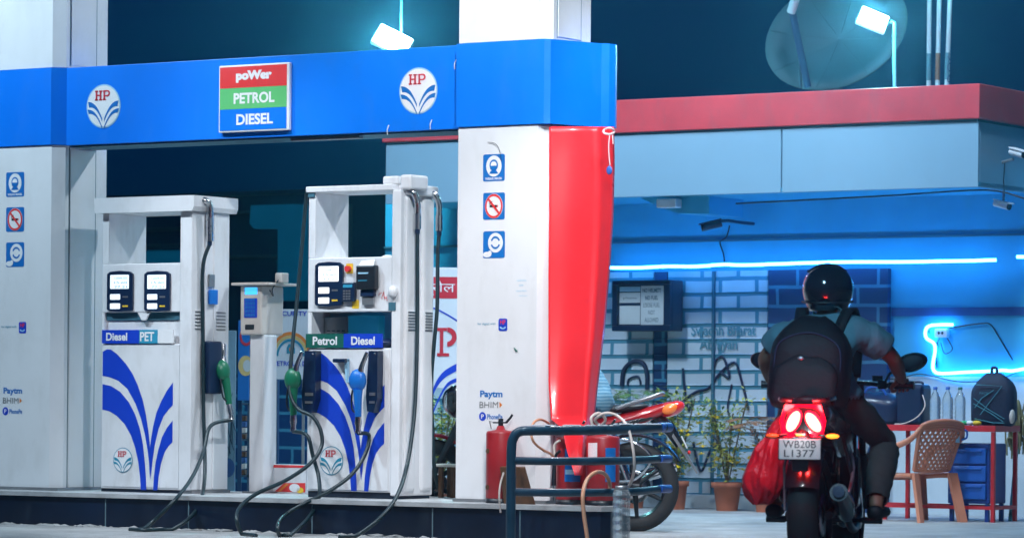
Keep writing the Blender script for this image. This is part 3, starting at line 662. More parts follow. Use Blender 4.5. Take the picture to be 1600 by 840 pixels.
for i in range(6): m.tube([(x-.04+.012*i, -.0035, z+random.uniform(-.02, .02)), (x-.035+.012*i, -.0035, z+random.uniform(-.03, .04)), (x-.028+.012*i, -.0035, z+random.uniform(-.03, .03))], .0012, 'sign_red', 4)
m.build('red_scribble', D2)
m = M(); m.box(0, .055, 0, De, zw, zt, 'white_body', .004); m.build('side_slab', D2)
m = M(); m.box(-.012, W2+.01, -.02, De+.02, zt, zcap, 'white_body', .004); m.box(.0, .05, -.01, .02, zt-.03, zt-.002, 'far_ledge'); m.build('roof_cap', D2)
m = M(); m.ell((L2(590, 402)[0], .12, zw+.0), (.05, .04, .018), 'white_body'); m.build('top_sill', D2)
# the hose tower on the right: front post and two round-edged masts on its side
m = M(); m.box(W2, WT, -.012, De+.0, zk-.02, zt+.0, 'white_body', .008); tw = m.build('hose_tower', D2)
louvres(tw, WT+.020, .05, .13, L2(640, 517)[1], L2(640, 485)[1], 7); louvres(tw, WT+.020, .245, .325, L2(640, 517)[1], L2(640, 485)[1], 7)
for yy in (.09, .285):
    m = M(); m.box(WT-.10, WT+.020, yy-.068, yy+.068, zk, zt-.03, 'white_body', .03, 3); m.build('mast', tw)
def S2(px, py, dx=.05): b, z = ona(px, py, d2a+WT+dx); return b-BD, z-IH
m = M(); m.box(W2-.10, W2+.02, .02, .16, zcap, zcap+.055, 'white_body', .012); m.box(WT-.02, WT+.07, .0, .20, zt+.0, zcap+.06, 'white_body', .015); m.box(WT-.05, WT+.04, .03, .36, zt-.03, zcap-.0, 'white_body', .01); m.build('tower_head', D2)
yA = S2(650, 500)[0]; yB = S2(684, 500)[0]
for yy in (yA, yB):
    m = M(); m.tube([(WT-.0, yy-.05, zt-.0), (WT+.05, yy-.04, zt-.02), (WT+.06, yy-.01, zt-.08), (WT+.055, yy, zt-.16)], .02, 'steel', 12, sm=5); m.cyl((WT+.055, yy, zt-.15), (WT+.055, yy, zt-.25), .024, 'steel'); m.cyl((WT+.055, yy, zt-.25), (WT+.055, yy, zt-.28), .017, 'navy_plastic'); m.build('hose_swivel', D2)
x, z = L2(617, 490); m = M(); m.ell((x, -.025, z+.14), (.035, .025, .04), 'white_body'); m.build('knob', D2)
m = M(); x, z = L2(618, 477); m.box(L2(613, 0)[0], L2(624, 0)[0], -.016, -.0125, L2(0, 486)[1]*0+L2(618, 485)[1], L2(618, 472)[1], 'far_ledge'); m.build('tower_plate', D2)
# holsters
for (px0, px1, nm) in ((482, 502, 0), (582, 599, 1)):
    x0, z1 = L2(px0, 548); x1, z0 = L2(px1, 642)
    m = M(); P = [(x0+.01, z0), (x1-.03, z0-.01), (x1, z0+.08), (x1, z1), (x0+.02, z1), (x0, z0+.1)]
    m.prism(P, -.07, -.008, 'navy_plastic'); m.box(x0+.03, x1-.015, -.075, -.069, z0+.10, z0+.12, 'grey_metal'); m.box(x0+.03, x1-.02, -.075, -.069, z0+.05, z0+.065, 'grey_metal'); m.ell((x1-.02, -.071, z1-.02), (.006, .004, .006), 'steel', 8, 6); m.build('nozzle_holster', D2)
x0, z1 = L2(528, 560); x1, z0 = L2(547, 566)
m = M(); m.box(x0, x1, -.06, -.008, z0, z1, 'navy_plastic', .004); m.prism([(x1-.025, z0), (x1, z1), (x1, z0-.13), (x1-.012, z0-.13)], -.03, -.008, 'pale_blue'); m.build('hook', D2)
def nzl(px, py, handle, tilt=-14, sc_=1.25):
    x, z = L2(px, py); T = Matrix.Translation((x, -.12, z)) @ Matrix.Rotation(R(tilt*0), 4, 'Y') @ Matrix.Scale(sc_, 4)
    nozzle(None, (0, 0, 0), handle, T).build('nozzle', D2); return T @ Vector((0, 0, -.215))
tg = nzl(476, 609, 'green_handle'); tb = nzl(577, 611, 'blue_handle')
def P2(px, py, Y):
    p = atY(px, py, Y)-fr(d2a, BD, IH); return Vector((p.dot(U), p.dot(V), p.z))
yf = fr(d2a, BD-.14, 0).y                # depth just in front of its face on the left
yb = fr(d2a+W2, BD-.14, 0).y
Yl = fr(d2a-.04, BD+.02, 0).y
def hose(paths, nm='hose'):
    m = M()
    for P in paths:
        P = cr(P, 8)
        for v in P: v.z = max(v.z, GZ)
        m.tube(P, .0130, 'hose', 10)
    m.build(nm, D2)
hose([[P2(479, 302, Yl), P2(474, 360, Yl), P2(465, 460, Yl-.02), P2(455, 560, Yl-.1), P2(453, 612, Yl-.15), P2(466, 638, Yl-.2), P2(488, 650, yf-.12), P2(501, 672, yf-.15), P2(502, 698, yf-.18), P2(484, 724, yf-.25), P2(446, 750, yf-.38), P2(400, 771, yf-.55), P2(375, 792, 22.2), P2(370, 812, 22.1), P2(380, 836, 22.1), P2(400, 850, 21.9)]])
hose([[tg, P2(480, 680, yf-.10), P2(489, 712, yf-.12), P2(498, 745, yf-.16), P2(498, 778, yf-.3), P2(482, 808, yf-.5), P2(455, 834, 21.95), P2(440, 842, 21.95), P2(434, 822, 21.9), P2(443, 806, yf-.50), P2(473, 787, yf-.44), P2(515, 766, yf-.34), P2(548, 742, yf-.27), P2(569, 712, yf-.2), P2(577, 680, yf-.16), tb]])
pzA = fr(d2a+WT+.06, BD+yA, 0).y; pzB = fr(d2a+WT+.06, BD+yB, 0).y
tA = Vector((WT+.055, yA, zt-.27)); tB = Vector((WT+.055, yB, zt-.27))
hose([[tA, P2(652, 400, pzA), P2(652, 500, pzA), P2(650, 600, pzA-.04), P2(645, 670, pzA-.1), P2(634, 735, pzA-.22), P2(617, 780, pzA-.5), P2(590, 812, pzA-.7), P2(560, 834, 21.9), P2(530, 846, 21.8)]])
hose([[tB, P2(684, 400, pzB), P2(683, 480, pzB), P2(678, 540, pzB+.0), P2(674, 600, pzB+.03), P2(676, 680, pzB+.1), P2(680, 740, pzB+.2), P2(690, 775, pzB+.35)]])
m = M(); m.tube([P2(640, 330, pzA+.06), P2(641, 450, pzA+.06), P2(638, 560, pzA+.05), P2(634, 700, pzA+.03), P2(630, 760, pzA+.02)], .007, 'pale_blue', 6, sm=6); m.build('cable', D2)
# ================================================================== SMALLER THINGS ON AND AROUND THE ISLAND
mat('ext_red', (.34,.016,.022), .38, var=.15, scale=6, dirt=.45, dirtcol=(.16,.03,.03))
mat('rail_paint', (.015,.055,.095), .35, var=.25, scale=8, dirt=.25, dirtcol=(.10,.20,.26), coat=.2)
mat('rail_blue', (.02,.10,.45), .35)
mat('chipped', (.65,.68,.72), .6)
mat('wood', (.11,.05,.022), .6, var=.4, scale=9, dirt=.3, dirtcol=(.05,.03,.02))
mat('hose_orange', (.78,.36,.20), .4, var=.15); mat('hose_cream', (.66,.55,.50), .45, var=.15)
mat('terracotta', (.42,.13,.07), .7, var=.2, dirt=.3, dirtcol=(.2,.08,.05))
mat('soil', (.05,.03,.02), .9, var=.4)
# --- air gauge box on its post
ka = onb(404, 600, .86)[0]
K = thing('air_gauge', 'cream tyre air gauge with blue screen on a post between the two dispensers', 'air gauge', fr(ka, .86, IH), -ANG)
def LK(px, py, y=0): a, z = onb(px, py, .86+y); return a-ka, z-IH
x0, zb = LK(388, 768); x1, zt = LK(409, 522)
m = M(); m.box(x0, x1+.02, .0, .15, 0, zt, 'white_body', .012); m.box(x0-.03, x1+.05, -.03, .18, 0, .012, 'grey_metal'); m.build('post', K)
x0, z0 = LK(379, 523); x1, z1 = LK(413, 446)
m = M(); m.box(x0, x1, -.03, .22, z0, z1, 'cream', .012); h = m.build('housing', K)
m = M(); m.rrect(x0+.04, x1-.035, z1-.06, z1-.012, .004, -.0315, 'screen_blue'); m.build('screen', h)
m = M(); m.rrect(x0+.035, x1-.035, z0+.115, z1-.085, .006, -.0315, 'blue_print')
for i in range(4):
    for j in range(5): m.box(x0+.045+i*.022, x0+.060+i*.022, -.034, -.0316, z0+.125+j*.026, z0+.143+j*.026, 'sign_blue')
m.build('keypad', h)
m = M(); m.rrect(x0+.045, x1-.06, z0+.035, z0+.07, .004, -.0315, 'black_plastic'); m.build('slot', h)
m = M(); xx = LK(371, 443)[0]; xy = LK(428, 443)[0]; m.box(xx, xy, -.07, .26, z1+.002, z1+.02, 'cream', .004); m.build('lid', K)
m = M(); xx, zz = LK(429, 428); m.box(xx-.035, xx+.03, .05, .12, z1+.02, zz+.01, 'cream', .006); m.tube([(xx, .06, z1+.05), (xx-.03, .02, z1-.02), (xx-.01, .0, z1-.07), (xx-.04, .0, z1-.03)], .005, 'black_plastic', 6, sm=5); m.build('power_adapter', K)
# --- extinguishers
def extinguisher(px0, px1, pyt, pyb, b, label, grp=True):
    a0, zt = onb(px0, pyt, b); a1 = onb(px1, pyt, b)[0]; zb = IH; r = (a1-a0)/2
    t = thing('fire_extinguisher', label, 'extinguisher', fr((a0+a1)/2, b+r, IH), -ANG, 'fire extinguishers by the right column')
    H = zt-IH
    m = M(); m.lathe([(0, .012), (r*.9, .012), (r, .035), (r, H-.018), (r*.95, H-.004), (r*.6, H), (.03, H+.006), (.02, H+.03), (0, H+.03)], (0, 0, 0), 'ext_red', n=32); m.lathe([(r*1.01, 0), (r*1.01, .03), (r*.9, .03)], (0, 0, 0), 'black_plastic', n=32); m.build('cylinder', t)
    m = M(); m.cyl((0, 0, H+.025), (0, 0, H+.075), .016, 'black_plastic'); m.box(-.055, .04, -.012, .012, H+.045, H+.055, 'black_plastic', .004)
    m.tube([(.04, 0, H+.05), (.075, 0, H+.085), (.085, 0, H+.10)], .008, 'black_plastic', 8); m.tube([(-.055, 0, H+.05), (-.085, 0, H+.06), (-.07, 0, H+.01)], .004, 'grey_metal', 6); m.build('valve', t)
    return t, r, H
t, r, H = extinguisher(751, 789, 672, 780, .13, 'scuffed red extinguisher without label standing before the white column')
m = M()
for z in (H*.72, H*.22): m = M(); m.disc(-r*.45, z, .014, .016, -r*.95, 'wood', 12); m.build('rust_spot', t)
t, r, H = extinguisher(859, 903, 682, 783, .25, 'red extinguisher left of the banner tip, with blue label on its right side')
t['label'] = 'red extinguisher left of the banner tip, with blue label on its right side'
m = M(); m.lathe([(r*1.006, H*.32), (r*1.006, H*.82)], (0, 0, 0), 'sign_blue', n=48)
bmk = M()
def label(t, r, z0, z1, a0, a1, c, name='label'):
    m = M(); n = 10; vs = []
    for i in range(n+1):
        a = R(a0+(a1-a0)*i/n); vs += [((r+.0015)*math.sin(a), -(r+.0015)*math.cos(a), z0), ((r+.0015)*math.sin(a), -(r+.0015)*math.cos(a), z1)]
    m.add(vs, [(2*i, 2*i+2, 2*i+3, 2*i+1) for i in range(n)], c, True); return m.build(name, t)
label(t, r, H*.34, H*.83, 5, 60, 'sign_blue'); label(t, r+.001, H*.45, H*.52, 8, 50, 'pale_blue')
m = M(); m.tube([(-.02, -r-.01, H*.8), (-.055, -r-.012, H*.7), (-.06, -r-.015, H*.45), (-.06, -r-.015, H*.28)], [.009, .01, .014, .018], 'black_plastic', 8, sm=4); m.tube([(-.02, -r-.01, H*.95), (-.06, -r-.012, H*.88), (-.055, -r-.012, H*.7)], .008, 'cream', 8, sm=4); m.build('discharge_horn', t)
t, r, H = extinguisher(906, 951, 680, 783, .22, 'red extinguisher with a white tag, nearest the island end behind the rails')
label(t, r, H*.34, H*.83, 40, 80, 'sign_blue'); label(t, r+.001, H*.58, H*.90, -28, 12, 'white_body', 'paper_tag')
# --- board, stool
a0, z0 = onb(800, 785, .22); a1, z1 = onb(846, 727, .22)
t = M(); 
t.T = Matrix.Translation((0, 0, 0)) @ Matrix.Rotation(R(12), 4, 'X')
t.prism([(0, .0), (a1-a0, .0), (a1-a0-.045, z1-z0), (0, z1-z0)], -.012, .012, 'wood'); t.prism([(a1-a0-.02, .0), (a1-a0+.02, .0), (a1-a0-.03, z1-z0+.0), (a1-a0-.06, z1-z0)], -.025, -.013, 'wood')
tag(t.build('wooden_board', loc=fr(a0, .14, IH), rotz=-ANG), 'brown wooden board leaning on the white column behind the rails', 'board')
a, z = onb(702, 724, 1.0)
s = thing('small_stool', 'small brown stool with pale top behind the gap between dispenser and column', 'stool', fr(a, 1.0, IH), -ANG)
m = M(); m.box(-.075, .11, -.08, .08, z-IH-.02, z-IH, 'cream', .008); m.build('seat', s)
for dx in (-.03, .065):
    for dy in (-.05, .05):
        m = M(); m.box(dx-.014, dx+.014, dy-.014, dy+.014, 0, z-IH-.021, 'wood', .003); m.build('leg', s)
# --- carton
a0, z0 = onb(417, 774, .98); a1, z1 = onb(478, 726, .98)
c = thing('carton', 'white carton with red and orange print on the island behind the air gauge', 'carton', fr(a0, .98, IH), -ANG)
w_ = a1-a0; h_ = z1-IH
m = M(); m.box(0, w_, 0, .14, 0, h_, 'white_body', .003); b_ = m.build('box', c)
m = M(); m.flat([(.0, h_-.022), (w_, h_-.018), (w_, h_-.002), (.0, h_-.002)], -.0015, 'sign_red'); m.flat([(w_*.2, .01), (w_-.003, .01), (w_-.003, h_*.38), (w_*.45, h_*.36)], -.0015, 'sign_red'); m.flat([(w_*.28, .012), (w_*.36, .012), (w_*.58, h_*.33), (w_*.5, h_*.34)], -.003, 'orange')
m.disc(w_*.72, h_*.2, .045, .028, -.003, 'white_plain', 16); m.disc(w_*.86, h_*.12, .03, .02, -.003, 'yellow', 16); m.build('print', b_)
# --- guard rail
Yr = 20.6
def PR(px, py, Y): return atY(px, py, Y)
G = thing('guard_rail', 'chipped dark blue tubular guard rail with three bars at the island end', 'guard rail', (PR(799, 700, Yr).x, Yr, 0), 0)
def LG(px, py, Y): p = PR(px, py, Y); return Vector((p.x-G.location.x, p.y-G.location.y, p.z))
m = M(); top = LG(799, 672, Yr)
m.tube([(0, 0, 0), (0, 0, .3), (0, 0, top.z-.12), (.012, 0, top.z-.045), (.045, 0, top.z-.008), (.12, .01, top.z), (LG(900, 672, 20.75)), LG(980, 670, 21.0), LG(1038, 667, 21.3)], .0285, 'rail_paint', 16, sm=6); m.build('top_bar', G)
for y0, y1 in ((719, 716), (768, 763)):
    m = M(); m.tube([LG(800, y0, Yr), LG(880, y0+1, 20.7), LG(980, y0, 21.0), LG(1036, y1, 21.3)], .024, 'rail_paint', 14, sm=6); m.build('cross_bar', G)
for y0 in (667, 716, 763):
    r_ = .0295 if y0 == 667 else .025
    p, q = LG(1030, y0, 21.25), LG(1046, y0, 21.36); m = M(); m.tube([p, q, q+(q-p)*.12], [r_, r_, r_*.6], 'rail_blue', 14); m.build('end_cap', G)
random.seed(11); m = M()
for i in range(60):
    px = random.choice([random.uniform(830, 870), random.uniform(880, 960), random.uniform(960, 1030)]); p = LG(px, 671 if px < 960 else 669, 20.65+.6*max(0, (px-900)/140))
    m.ell(p+Vector((0, -.006+random.uniform(-.012, .004), .026)), (random.uniform(.005, .018), .007, .005), 'chipped', 8, 6)
tag(m.build('paint_chip', G), kind='stuff')
# --- air hoses
m = M(); m.tube([PR(866, 675, 21.9), PR(858, 662, 21.6), PR(845, 655, 21.4), PR(834, 660, 21.3), PR(830, 675, 21.2), PR(834, 690, 21.2), PR(848, 702, 21.3), PR(862, 710, 21.4), PR(868, 722, 21.5)], .008, 'hose_orange', 8, sm=8)
tag(m.build('air_hose'), 'thin orange hose looping over the top rail beside the white column', 'hose')
m = M(); m.tube([PR(921, 870, 20.1), PR(917, 835, 20.2), PR(912, 800, 20.25), PR(911, 770, 20.3), PR(918, 748, 20.5), PR(932, 737, 20.6), PR(945, 740, 20.8), PR(952, 752, 20.9), PR(953, 762, 21.0)], .012, 'hose_orange', 10, sm=8)
tag(m.build('air_hose'), 'thick orange hose arching between the lower rails down to the ground', 'hose')
m = M(); m.tube([PR(926, 665, 21.1), PR(924, 652, 21.1), PR(936, 645, 21.15), PR(946, 655, 21.2), PR(938, 664, 21.2), PR(930, 655, 21.15), PR(946, 645, 21.1), PR(966, 650, 21.1), PR(981, 668, 21.0), PR(989, 700, 20.9), PR(991, 730, 20.9), PR(986, 752, 21.0), PR(976, 765, 21.1), PR(958, 765, 21.1)], .009, 'hose_cream', 8, sm=8)
tag(m.build('air_hose'), 'cream hose coiled over the right end of the guard rail', 'hose')
m = M(); m.tube([PR(787, 738, 20.9), PR(782, 755, 20.85), PR(780, 775, 20.8), PR(782, 800, 20.8)], .006, 'hose_cream', 8, sm=6)
tag(m.build('cord'), 'short pale cord hanging beside the guard rail post', 'cord')
# --- clear jar
mat('clear_plastic', (.75,.88,.92), .12, var=.02, trans=.85, alpha=.55); mat('bottle_water', (.8,.9,.95), .1, var=.02, trans=.9, alpha=.75)
J = thing('plastic_jar', 'ribbed clear plastic jar standing at the island end under the lowest rail', 'jar', (PR(971, 800, 20.75).x, 20.75, 0))
r = .052; zt = PR(971, 762, 20.75).z
m = M(); pr = [(0, .008), (r*.95, .008), (r, .02)]
k = .03
while k < zt-.05: pr += [(r, k), (r*.94, k+.012), (r, k+.024)]; k += .05
pr += [(r, zt-.03), (r*.8, zt-.01), (r*.7, zt)]
m.lathe(pr, (0, 0, 0), 'clear_plastic', n=28); m.build('jar_body', J)
m = M(); m.lathe([(r*.72, zt-.012), (r*.75, zt-.01), (r*.75, zt+.015), (0, zt+.015)], (0, 0, 0), 'grey_metal', n=24); m.build('lid', J)

# ================================================================== WALL LIGHTS, BOARDS, CAMERAS ON THE SHOP
mat('led', (.2,.5,1), .4, emit=(.045,.36,1), estr=29)
def WL(px, py, b=0): a, z = onb(px, py, b, W0); return Vector((a, b, z))
def wthing(name, label, cat, px, py, b=0): 
    p = WL(px, py, b); return thing(name, label, cat, fr(p.x, b, p.z, W0), -ANG), p
def ledstrip(pts, label, r=.013, b=-.09):
    t, o = wthing('led_strip', label, 'light strip', pts[0][0], pts[0][1], b)
    m = M(); m.tube([WL(x, y, b)-o for x, y in pts], r, 'led', 10, sm=6); m.build('tube', t)
    for x, y in pts[1:-1:2]: p = WL(x, y, b)-o; m = M(); m.box(p.x-.006, p.x+.006, .0, -b, p.z-.006, p.z+.006, 'grey_metal'); m.build('bracket', t)
    return t
ledstrip([(940, 418), (1000, 418), (1040, 416), (1090, 416), (1130, 413), (1160, 414), (1220, 412), (1280, 410), (1340, 409), (1400, 409), (1470, 408), (1520, 407), (1556, 406)], 'long glowing blue light strip running along the shutter head', b=-.2)
ledstrip([(1589, 401), (1610, 401), (1640, 401)], 'short glowing blue strip at the right edge of the photo', b=-.12)
ledstrip([(1489, 507), (1470, 507), (1452, 509), (1446, 517), (1448, 528), (1459, 536), (1461, 548), (1458, 566), (1459, 578), (1470, 583), (1510, 581), (1555, 579), (1566, 578), (1580, 579), (1594, 577), (1640, 569)], 'bent glowing blue strip zigzagging on the wall above the table', b=-.06)
t, o = wthing('power_box', 'small white adapter with wires fixed on the wall inside the bent light strip', 'adapter', 1475, 520)
m = M(); m.box(-.06, .05, -.05, 0, -.035, .035, 'white_body', .008); m.disc(-.02, 0, .01, .012, -.052, 'black_plastic', 12); m.disc(.01, 0, .01, .012, -.052, 'black_plastic', 12); m.build('housing', t)
m = M(); m.tube([WL(x, y, -.02)-o for x, y in ((1484, 512), (1510, 508), (1535, 505), (1548, 507), (1560, 525), (1578, 555), (1582, 562))], .006, 'black_plastic', 6, sm=5); m.tube([WL(x, y, -.02)-o for x, y in ((1468, 528), (1462, 545), (1464, 575))], .004, 'black_plastic', 6, sm=5); m.tube([WL(x, y, -.02)-o for x, y in ((1480, 528), (1488, 545), (1476, 552), (1470, 535))], .004, 'black_plastic', 6, sm=5); m.build('wire', t)
m = M(); m.tube([fr(*WL(x, y, -.03), W0) for x, y in ((1390, 592), (1410, 590), (1440, 584), (1500, 596), (1560, 592), (1590, 580))], .004, 'black_plastic', 6, sm=5)
tag(m.build('wall_cable'), 'thin dark cable sagging across the wall behind the table', 'cable')
# notice cabinet
mat('glass_pane', (.5,.75,.85), .06, var=.02, trans=.9, alpha=.07); mat('paper', (.62,.66,.68), .7, var=.04); mat('ink', (.05,.10,.14), .7)
t, o = wthing('notice_cabinet', 'dark framed notice cabinet with paper notices about fuel, hung before the shutter', 'notice board', 957, 517, -.25)
q = WL(1048, 437, -.25)-o; w_, h_ = q.x, q.z
m = M(); m.box(0, w_, .02, .20, 0, h_, 'navy_plastic', .008); b_ = m.build('cabinet', t)
m = M()
for bx in ((0, w_, 0, .045), (0, w_, h_-.035, h_), (0, .045, .046, h_-.036), (w_-.055, w_, .046, h_-.036)): m.box(bx[0], bx[1], -.012, .0199, bx[2], bx[3], 'navy_plastic', .004)
m.build('frame', t)
m = M(); m.rrect(.055, w_*.46, .055, h_*.5, .003, .017, 'paper'); m.rrect(.055, w_*.46, h_*.56, h_*.76, .003, .017, 'paper'); m.rrect(.055, w_*.46, h_*.78, h_-.05, .003, .017, 'pale_blue')
m.text('please', .09, w_*.4, h_*.62, h_*.68, .016, 'ink', 0); m.build('paper_notice', t)
m = M(); m.rrect(w_*.47, w_-.075, .05, h_-.045, .003, .0165, 'paper'); 
x0, x1 = w_*.5, w_-.1; lines = [('NO HELMET?', 1, 1), ('NO FUEL', .7, 1), ('LOOSE FUEL', .9, 0), ('NOT', .35, 0), ('ALLOWED', .75, 0)]
for i, (s_, f_, b1) in enumerate(lines):
    c_ = (x0+x1)/2; hw = (x1-x0)/2*f_; z = h_*(.80-.145*i); m.text(s_, c_-hw, c_+hw, z-.017, z+.017, .0155, 'ink', .03 if b1 else .0)
m.build('paper_notice', t)
m = M(); m.flat([(.045, .045), (w_-.055, .045), (w_-.055, h_-.035), (.045, h_-.035)], -.002, 'glass_pane'); m.build('glass', t)
m = M(); xx = WL(1033, 600, -.25).x-o.x; 
for dz in (.1, h_-.12): m.box(.1, .16, .2, .245, dz-.02, dz+.02, 'grey_metal'); m.box(w_-.2, w_-.14, .2, .245, dz-.02, dz+.02, 'grey_metal')
m.build('bracket', t)
# security cameras
def cctv(px, py, label, b, dirx, s=1., body='white_body'):
    t, o = wthing('security_camera', label, 'camera', px, py, b)
    T = Matrix.Rotation(R(dirx), 4, 'Z') @ Matrix.Rotation(R(14), 4, 'X') @ Matrix.Scale(s, 4)
    m = M(); m.T = T; m.tube([(0, .08, 0), (0, -.07, 0)], .033, body, 14); m.box(-.04, .04, -.10, .085, .025, .037, body, .004); c_ = m.build('camera_body', t)
    m = M(); m.T = T; m.tube([(0, -.071, 0), (0, -.085, 0)], .03, 'black_plastic', 14); m.build('lens', c_)
    return t, o
t, o = cctv(1553, 240, 'small white security camera on the side panel of the shop roof', -.75, 70, .9)
t.location = fr(xc+.16, OV+.35, WL(1553, 240, -.75).z, W0)
m = M(); m.cyl((-.05, .03, -.04), (-.15, .05, -.06), .012, 'grey_metal'); m.tube([(-.13, .05, -.06), (-.14, .05, -.2), (-.13, .05, -.32)], .004, 'black_plastic', 5); m.build('arm', t)
t, o = cctv(1566, 320, 'small security camera hanging under the roof edge at the right', -.45, 80, .85)
m = M(); zz = zc0-WL(1566, 320, -.45).z; m.cyl((0, .02, .03), (0, .02, zz), .010, 'grey_metal'); m.build('arm', t)
t, o = cctv(1112, 352, 'dark security camera under the soffit above the shutter', -.45, -55, 1., 'navy_plastic')
m = M(); m.tube([(.02, .02, .03), (.09, .10, .04), (.14, .25, .03), (.14, .43, .03)], .014, 'navy_plastic', 8); m.build('arm', t)
m = M(); m.tube([fr(*WL(x, y, -.03), W0) for x, y in ((1140, 352), (1135, 370), (1125, 378), (1130, 395), (1132, 410))], .006, 'black_plastic', 6, sm=5)
m.tube([fr(*WL(x, y, -.9), W0) for x, y in ((1150, 318), (1250, 313), (1400, 305), (1540, 297), (1600, 310))], .007, 'black_plastic', 6, sm=5)
tag(m.build('roof_cable'), 'thin dark cable sagging under the shop soffit', 'cable')
# ================================================================== ON THE SHOP ROOF
mat('dish', (.012,.07,.10), .6, var=.12, scale=2); mat('pipe_pale', (.30,.45,.52), .5, var=.1)
mat('lamp_glass', (.9,.95,1), .3, emit=(.80,.97,1), estr=20)
RZ = zc2
def roofp(px, b): a, _ = onb(px, 140, b, W0); return a
def roofthing(name, label, cat, px, b, group=None): return thing(name, label, cat, fr(roofp(px, b), b, RZ+.0, W0), 0, group)
# dish
bD = 2.0; a, z = onb(1312, 62, bD, W0); pD = fr(a, bD, z, W0); sD = pD.y/F
t = thing('satellite_dish', 'large dark mesh satellite dish tilted on the shop roof', 'satellite dish', (pD.x, pD.y, RZ), 0)
rD = 110*sD; zz = z-RZ
T = Matrix.Translation((0, 0, zz)) @ Matrix.Rotation(R(-14), 4, 'Z') @ Matrix.Rotation(R(80), 4, 'X') @ Matrix.Rotation(R(25), 4, 'Z')
m = M(); m.T = T @ Matrix.Diagonal((1.04, .78, 1, 1))
m.lathe([(.001, -.0), (rD*.25, .012), (rD*.5, .05), (rD*.75, .11), (rD, .20), (rD*1.008, .205), (rD, .215), (rD*.75, .125), (rD*.4, .05), (.001, .012)], (0, 0, 0), 'dish', n=48); m.build('reflector', t)
m = M(); m.T = T @ Matrix.Diagonal((1.04, .78, 1, 1))
for k in range(8):
    an = R(k*45+10); m.tube([(rD*.1*math.cos(an), rD*.1*math.sin(an), .03), (rD*.55*math.cos(an), rD*.55*math.sin(an), .085), (rD*.99*math.cos(an), rD*.99*math.sin(an), .222)], .0025, 'dish', 6)
m.build('rib', t)
m = M(); m.cyl((0, .15, 0), (0, .15, zz), .04, 'far_ledge'); m.build('mast', t)
f0 = T @ Vector((0, 0, .75))
p0 = atY(1262, 135, pD.y-.5)-Vector((pD.x, pD.y, RZ)); p1 = atY(1236, 10, pD.y-.9)-Vector((pD.x, pD.y, RZ))
m = M(); m.tube([p0, p1], .030, 'far_wall', 8); m.tube([p0+Vector((-.05, .1, 0)), p1+Vector((.06, .1, -.1))], .010, 'far_ledge', 8); m.build('feed_arm', t)
m = M(); m.cyl(p1+Vector((.0, 0, -.05)), p1+Vector((.03, -.06, .05)), .038, 'pipe_pale'); m.build('feed_horn', t)
# floodlight on the roof
def flood(name_label, px, py, Y, base_z, tilt, turn, size=.17, estr='lamp_glass', energy=60, up=None):
    p = atY(px, py, Y); t = thing('floodlight', name_label, 'floodlight', (p.x, Y, base_z), 0, 'floodlights')
    z = p.z-base_z
    T = Matrix.Translation((0, 0, z)) @ Matrix.Rotation(R(turn), 4, 'Y') @ Matrix.Rotation(R(tilt), 4, 'X')
    m = M(); m.T = T; m.box(-size/2-.012, size/2+.012, .004, .05, -size*.33-.01, size*.33+.01, 'grey_metal', .008); b = m.build('housing', t)
    m = M(); m.T = T; m.rrect(-size/2, size/2, -size*.33, size*.33, .01, .002, 'lamp_glass'); m.build('lamp_glass', b)
    return t, p, z
t, p, z = flood('lit floodlight on a thin pole before the satellite dish', 1365, 29, 27.9, RZ, -28, 22, .22)
t.location.y = 27.9
q = atY(1400, 100, 27.9)
m = M(); m.cyl((q.x-p.x, .06, 0), (q.x-p.x-.01, .06, z-.02), .016, 'far_ledge'); m.tube([(q.x-p.x-.01, .06, z-.03), (q.x-p.x-.05, .06, z+.0), (.04, .05, z)], .012, 'far_ledge', 8); m.build('pole', t)
l = lamp('roof_lamp', 'SPOT', (p.x, 27.8, p.z), 120, (.55, .85, 1), .1, (p.x+.3, 26.2, RZ-1.2), 150); l.parent = None
lamp('roof_lamp', 'POINT', (p.x+.02, 28.15, p.z-.05), 5, (.4, .9, 1), .05); lamp('roof_lamp', 'POINT', (p.x-.02, 27.78, p.z-.02), 190, (.25, .92, 1), .06)
# floodlight seen over the blue beam
p2 = atY(612, 62, 27.5)
t, p, z = flood('lit floodlight seen just over the top of the blue beam', 614, 62, 29.2, RZ, -34, 26, .29)
m = M(); m.cyl((.075, .08, 0), (.06, .08, z+.7), .011, 'far_ledge'); m.tube([(.06, .08, z), (.0, .04, z)], .015, 'pipe_pale', 8); m.build('pole', t)
lamp('roof_lamp', 'POINT', (p.x-.02, 29.06, p.z-.02), 330, (.25, .92, 1), .06); lamp('roof_lamp', 'SPOT', (p.x, 29.0, p.z), 70, (.55, .85, 1), .1, (p.x-.5, 24, 2), 120)
# pipes
for i, px in enumerate((1451, 1464, 1478)):
    b = 1.2; a = roofp(px, b); o = fr(a, b, RZ, W0)
    t = thing('roof_pipe', ['pale vertical roof pipe, leftmost of the three in a row', 'middle one of the three roof pipes, with a rusty patch', 'right one of the three roof pipes, wrapped with wire'][i], 'pipe', o, 0, 'pipes on the shop roof')
    m = M(); m.cyl((0, 0, 0), (.02*i, 0, 1.4), .019, 'pipe_pale', 12); m.build('pipe', t)
    m = M(); zz = .27; m.cyl((.003*i, 0, zz), (.006*i, 0, zz+.22), .0205, ['far_ledge', 'wood', 'far_ledge'][i], 12); m.build('sleeve', t)
    if i == 2:
        m = M(); m.tube([(.02+.012*math.sin(k*1.3), -.024, .2+.02*k) for k in range(14)], .004, 'far_wall', 6, sm=3); m.build('wire', t)
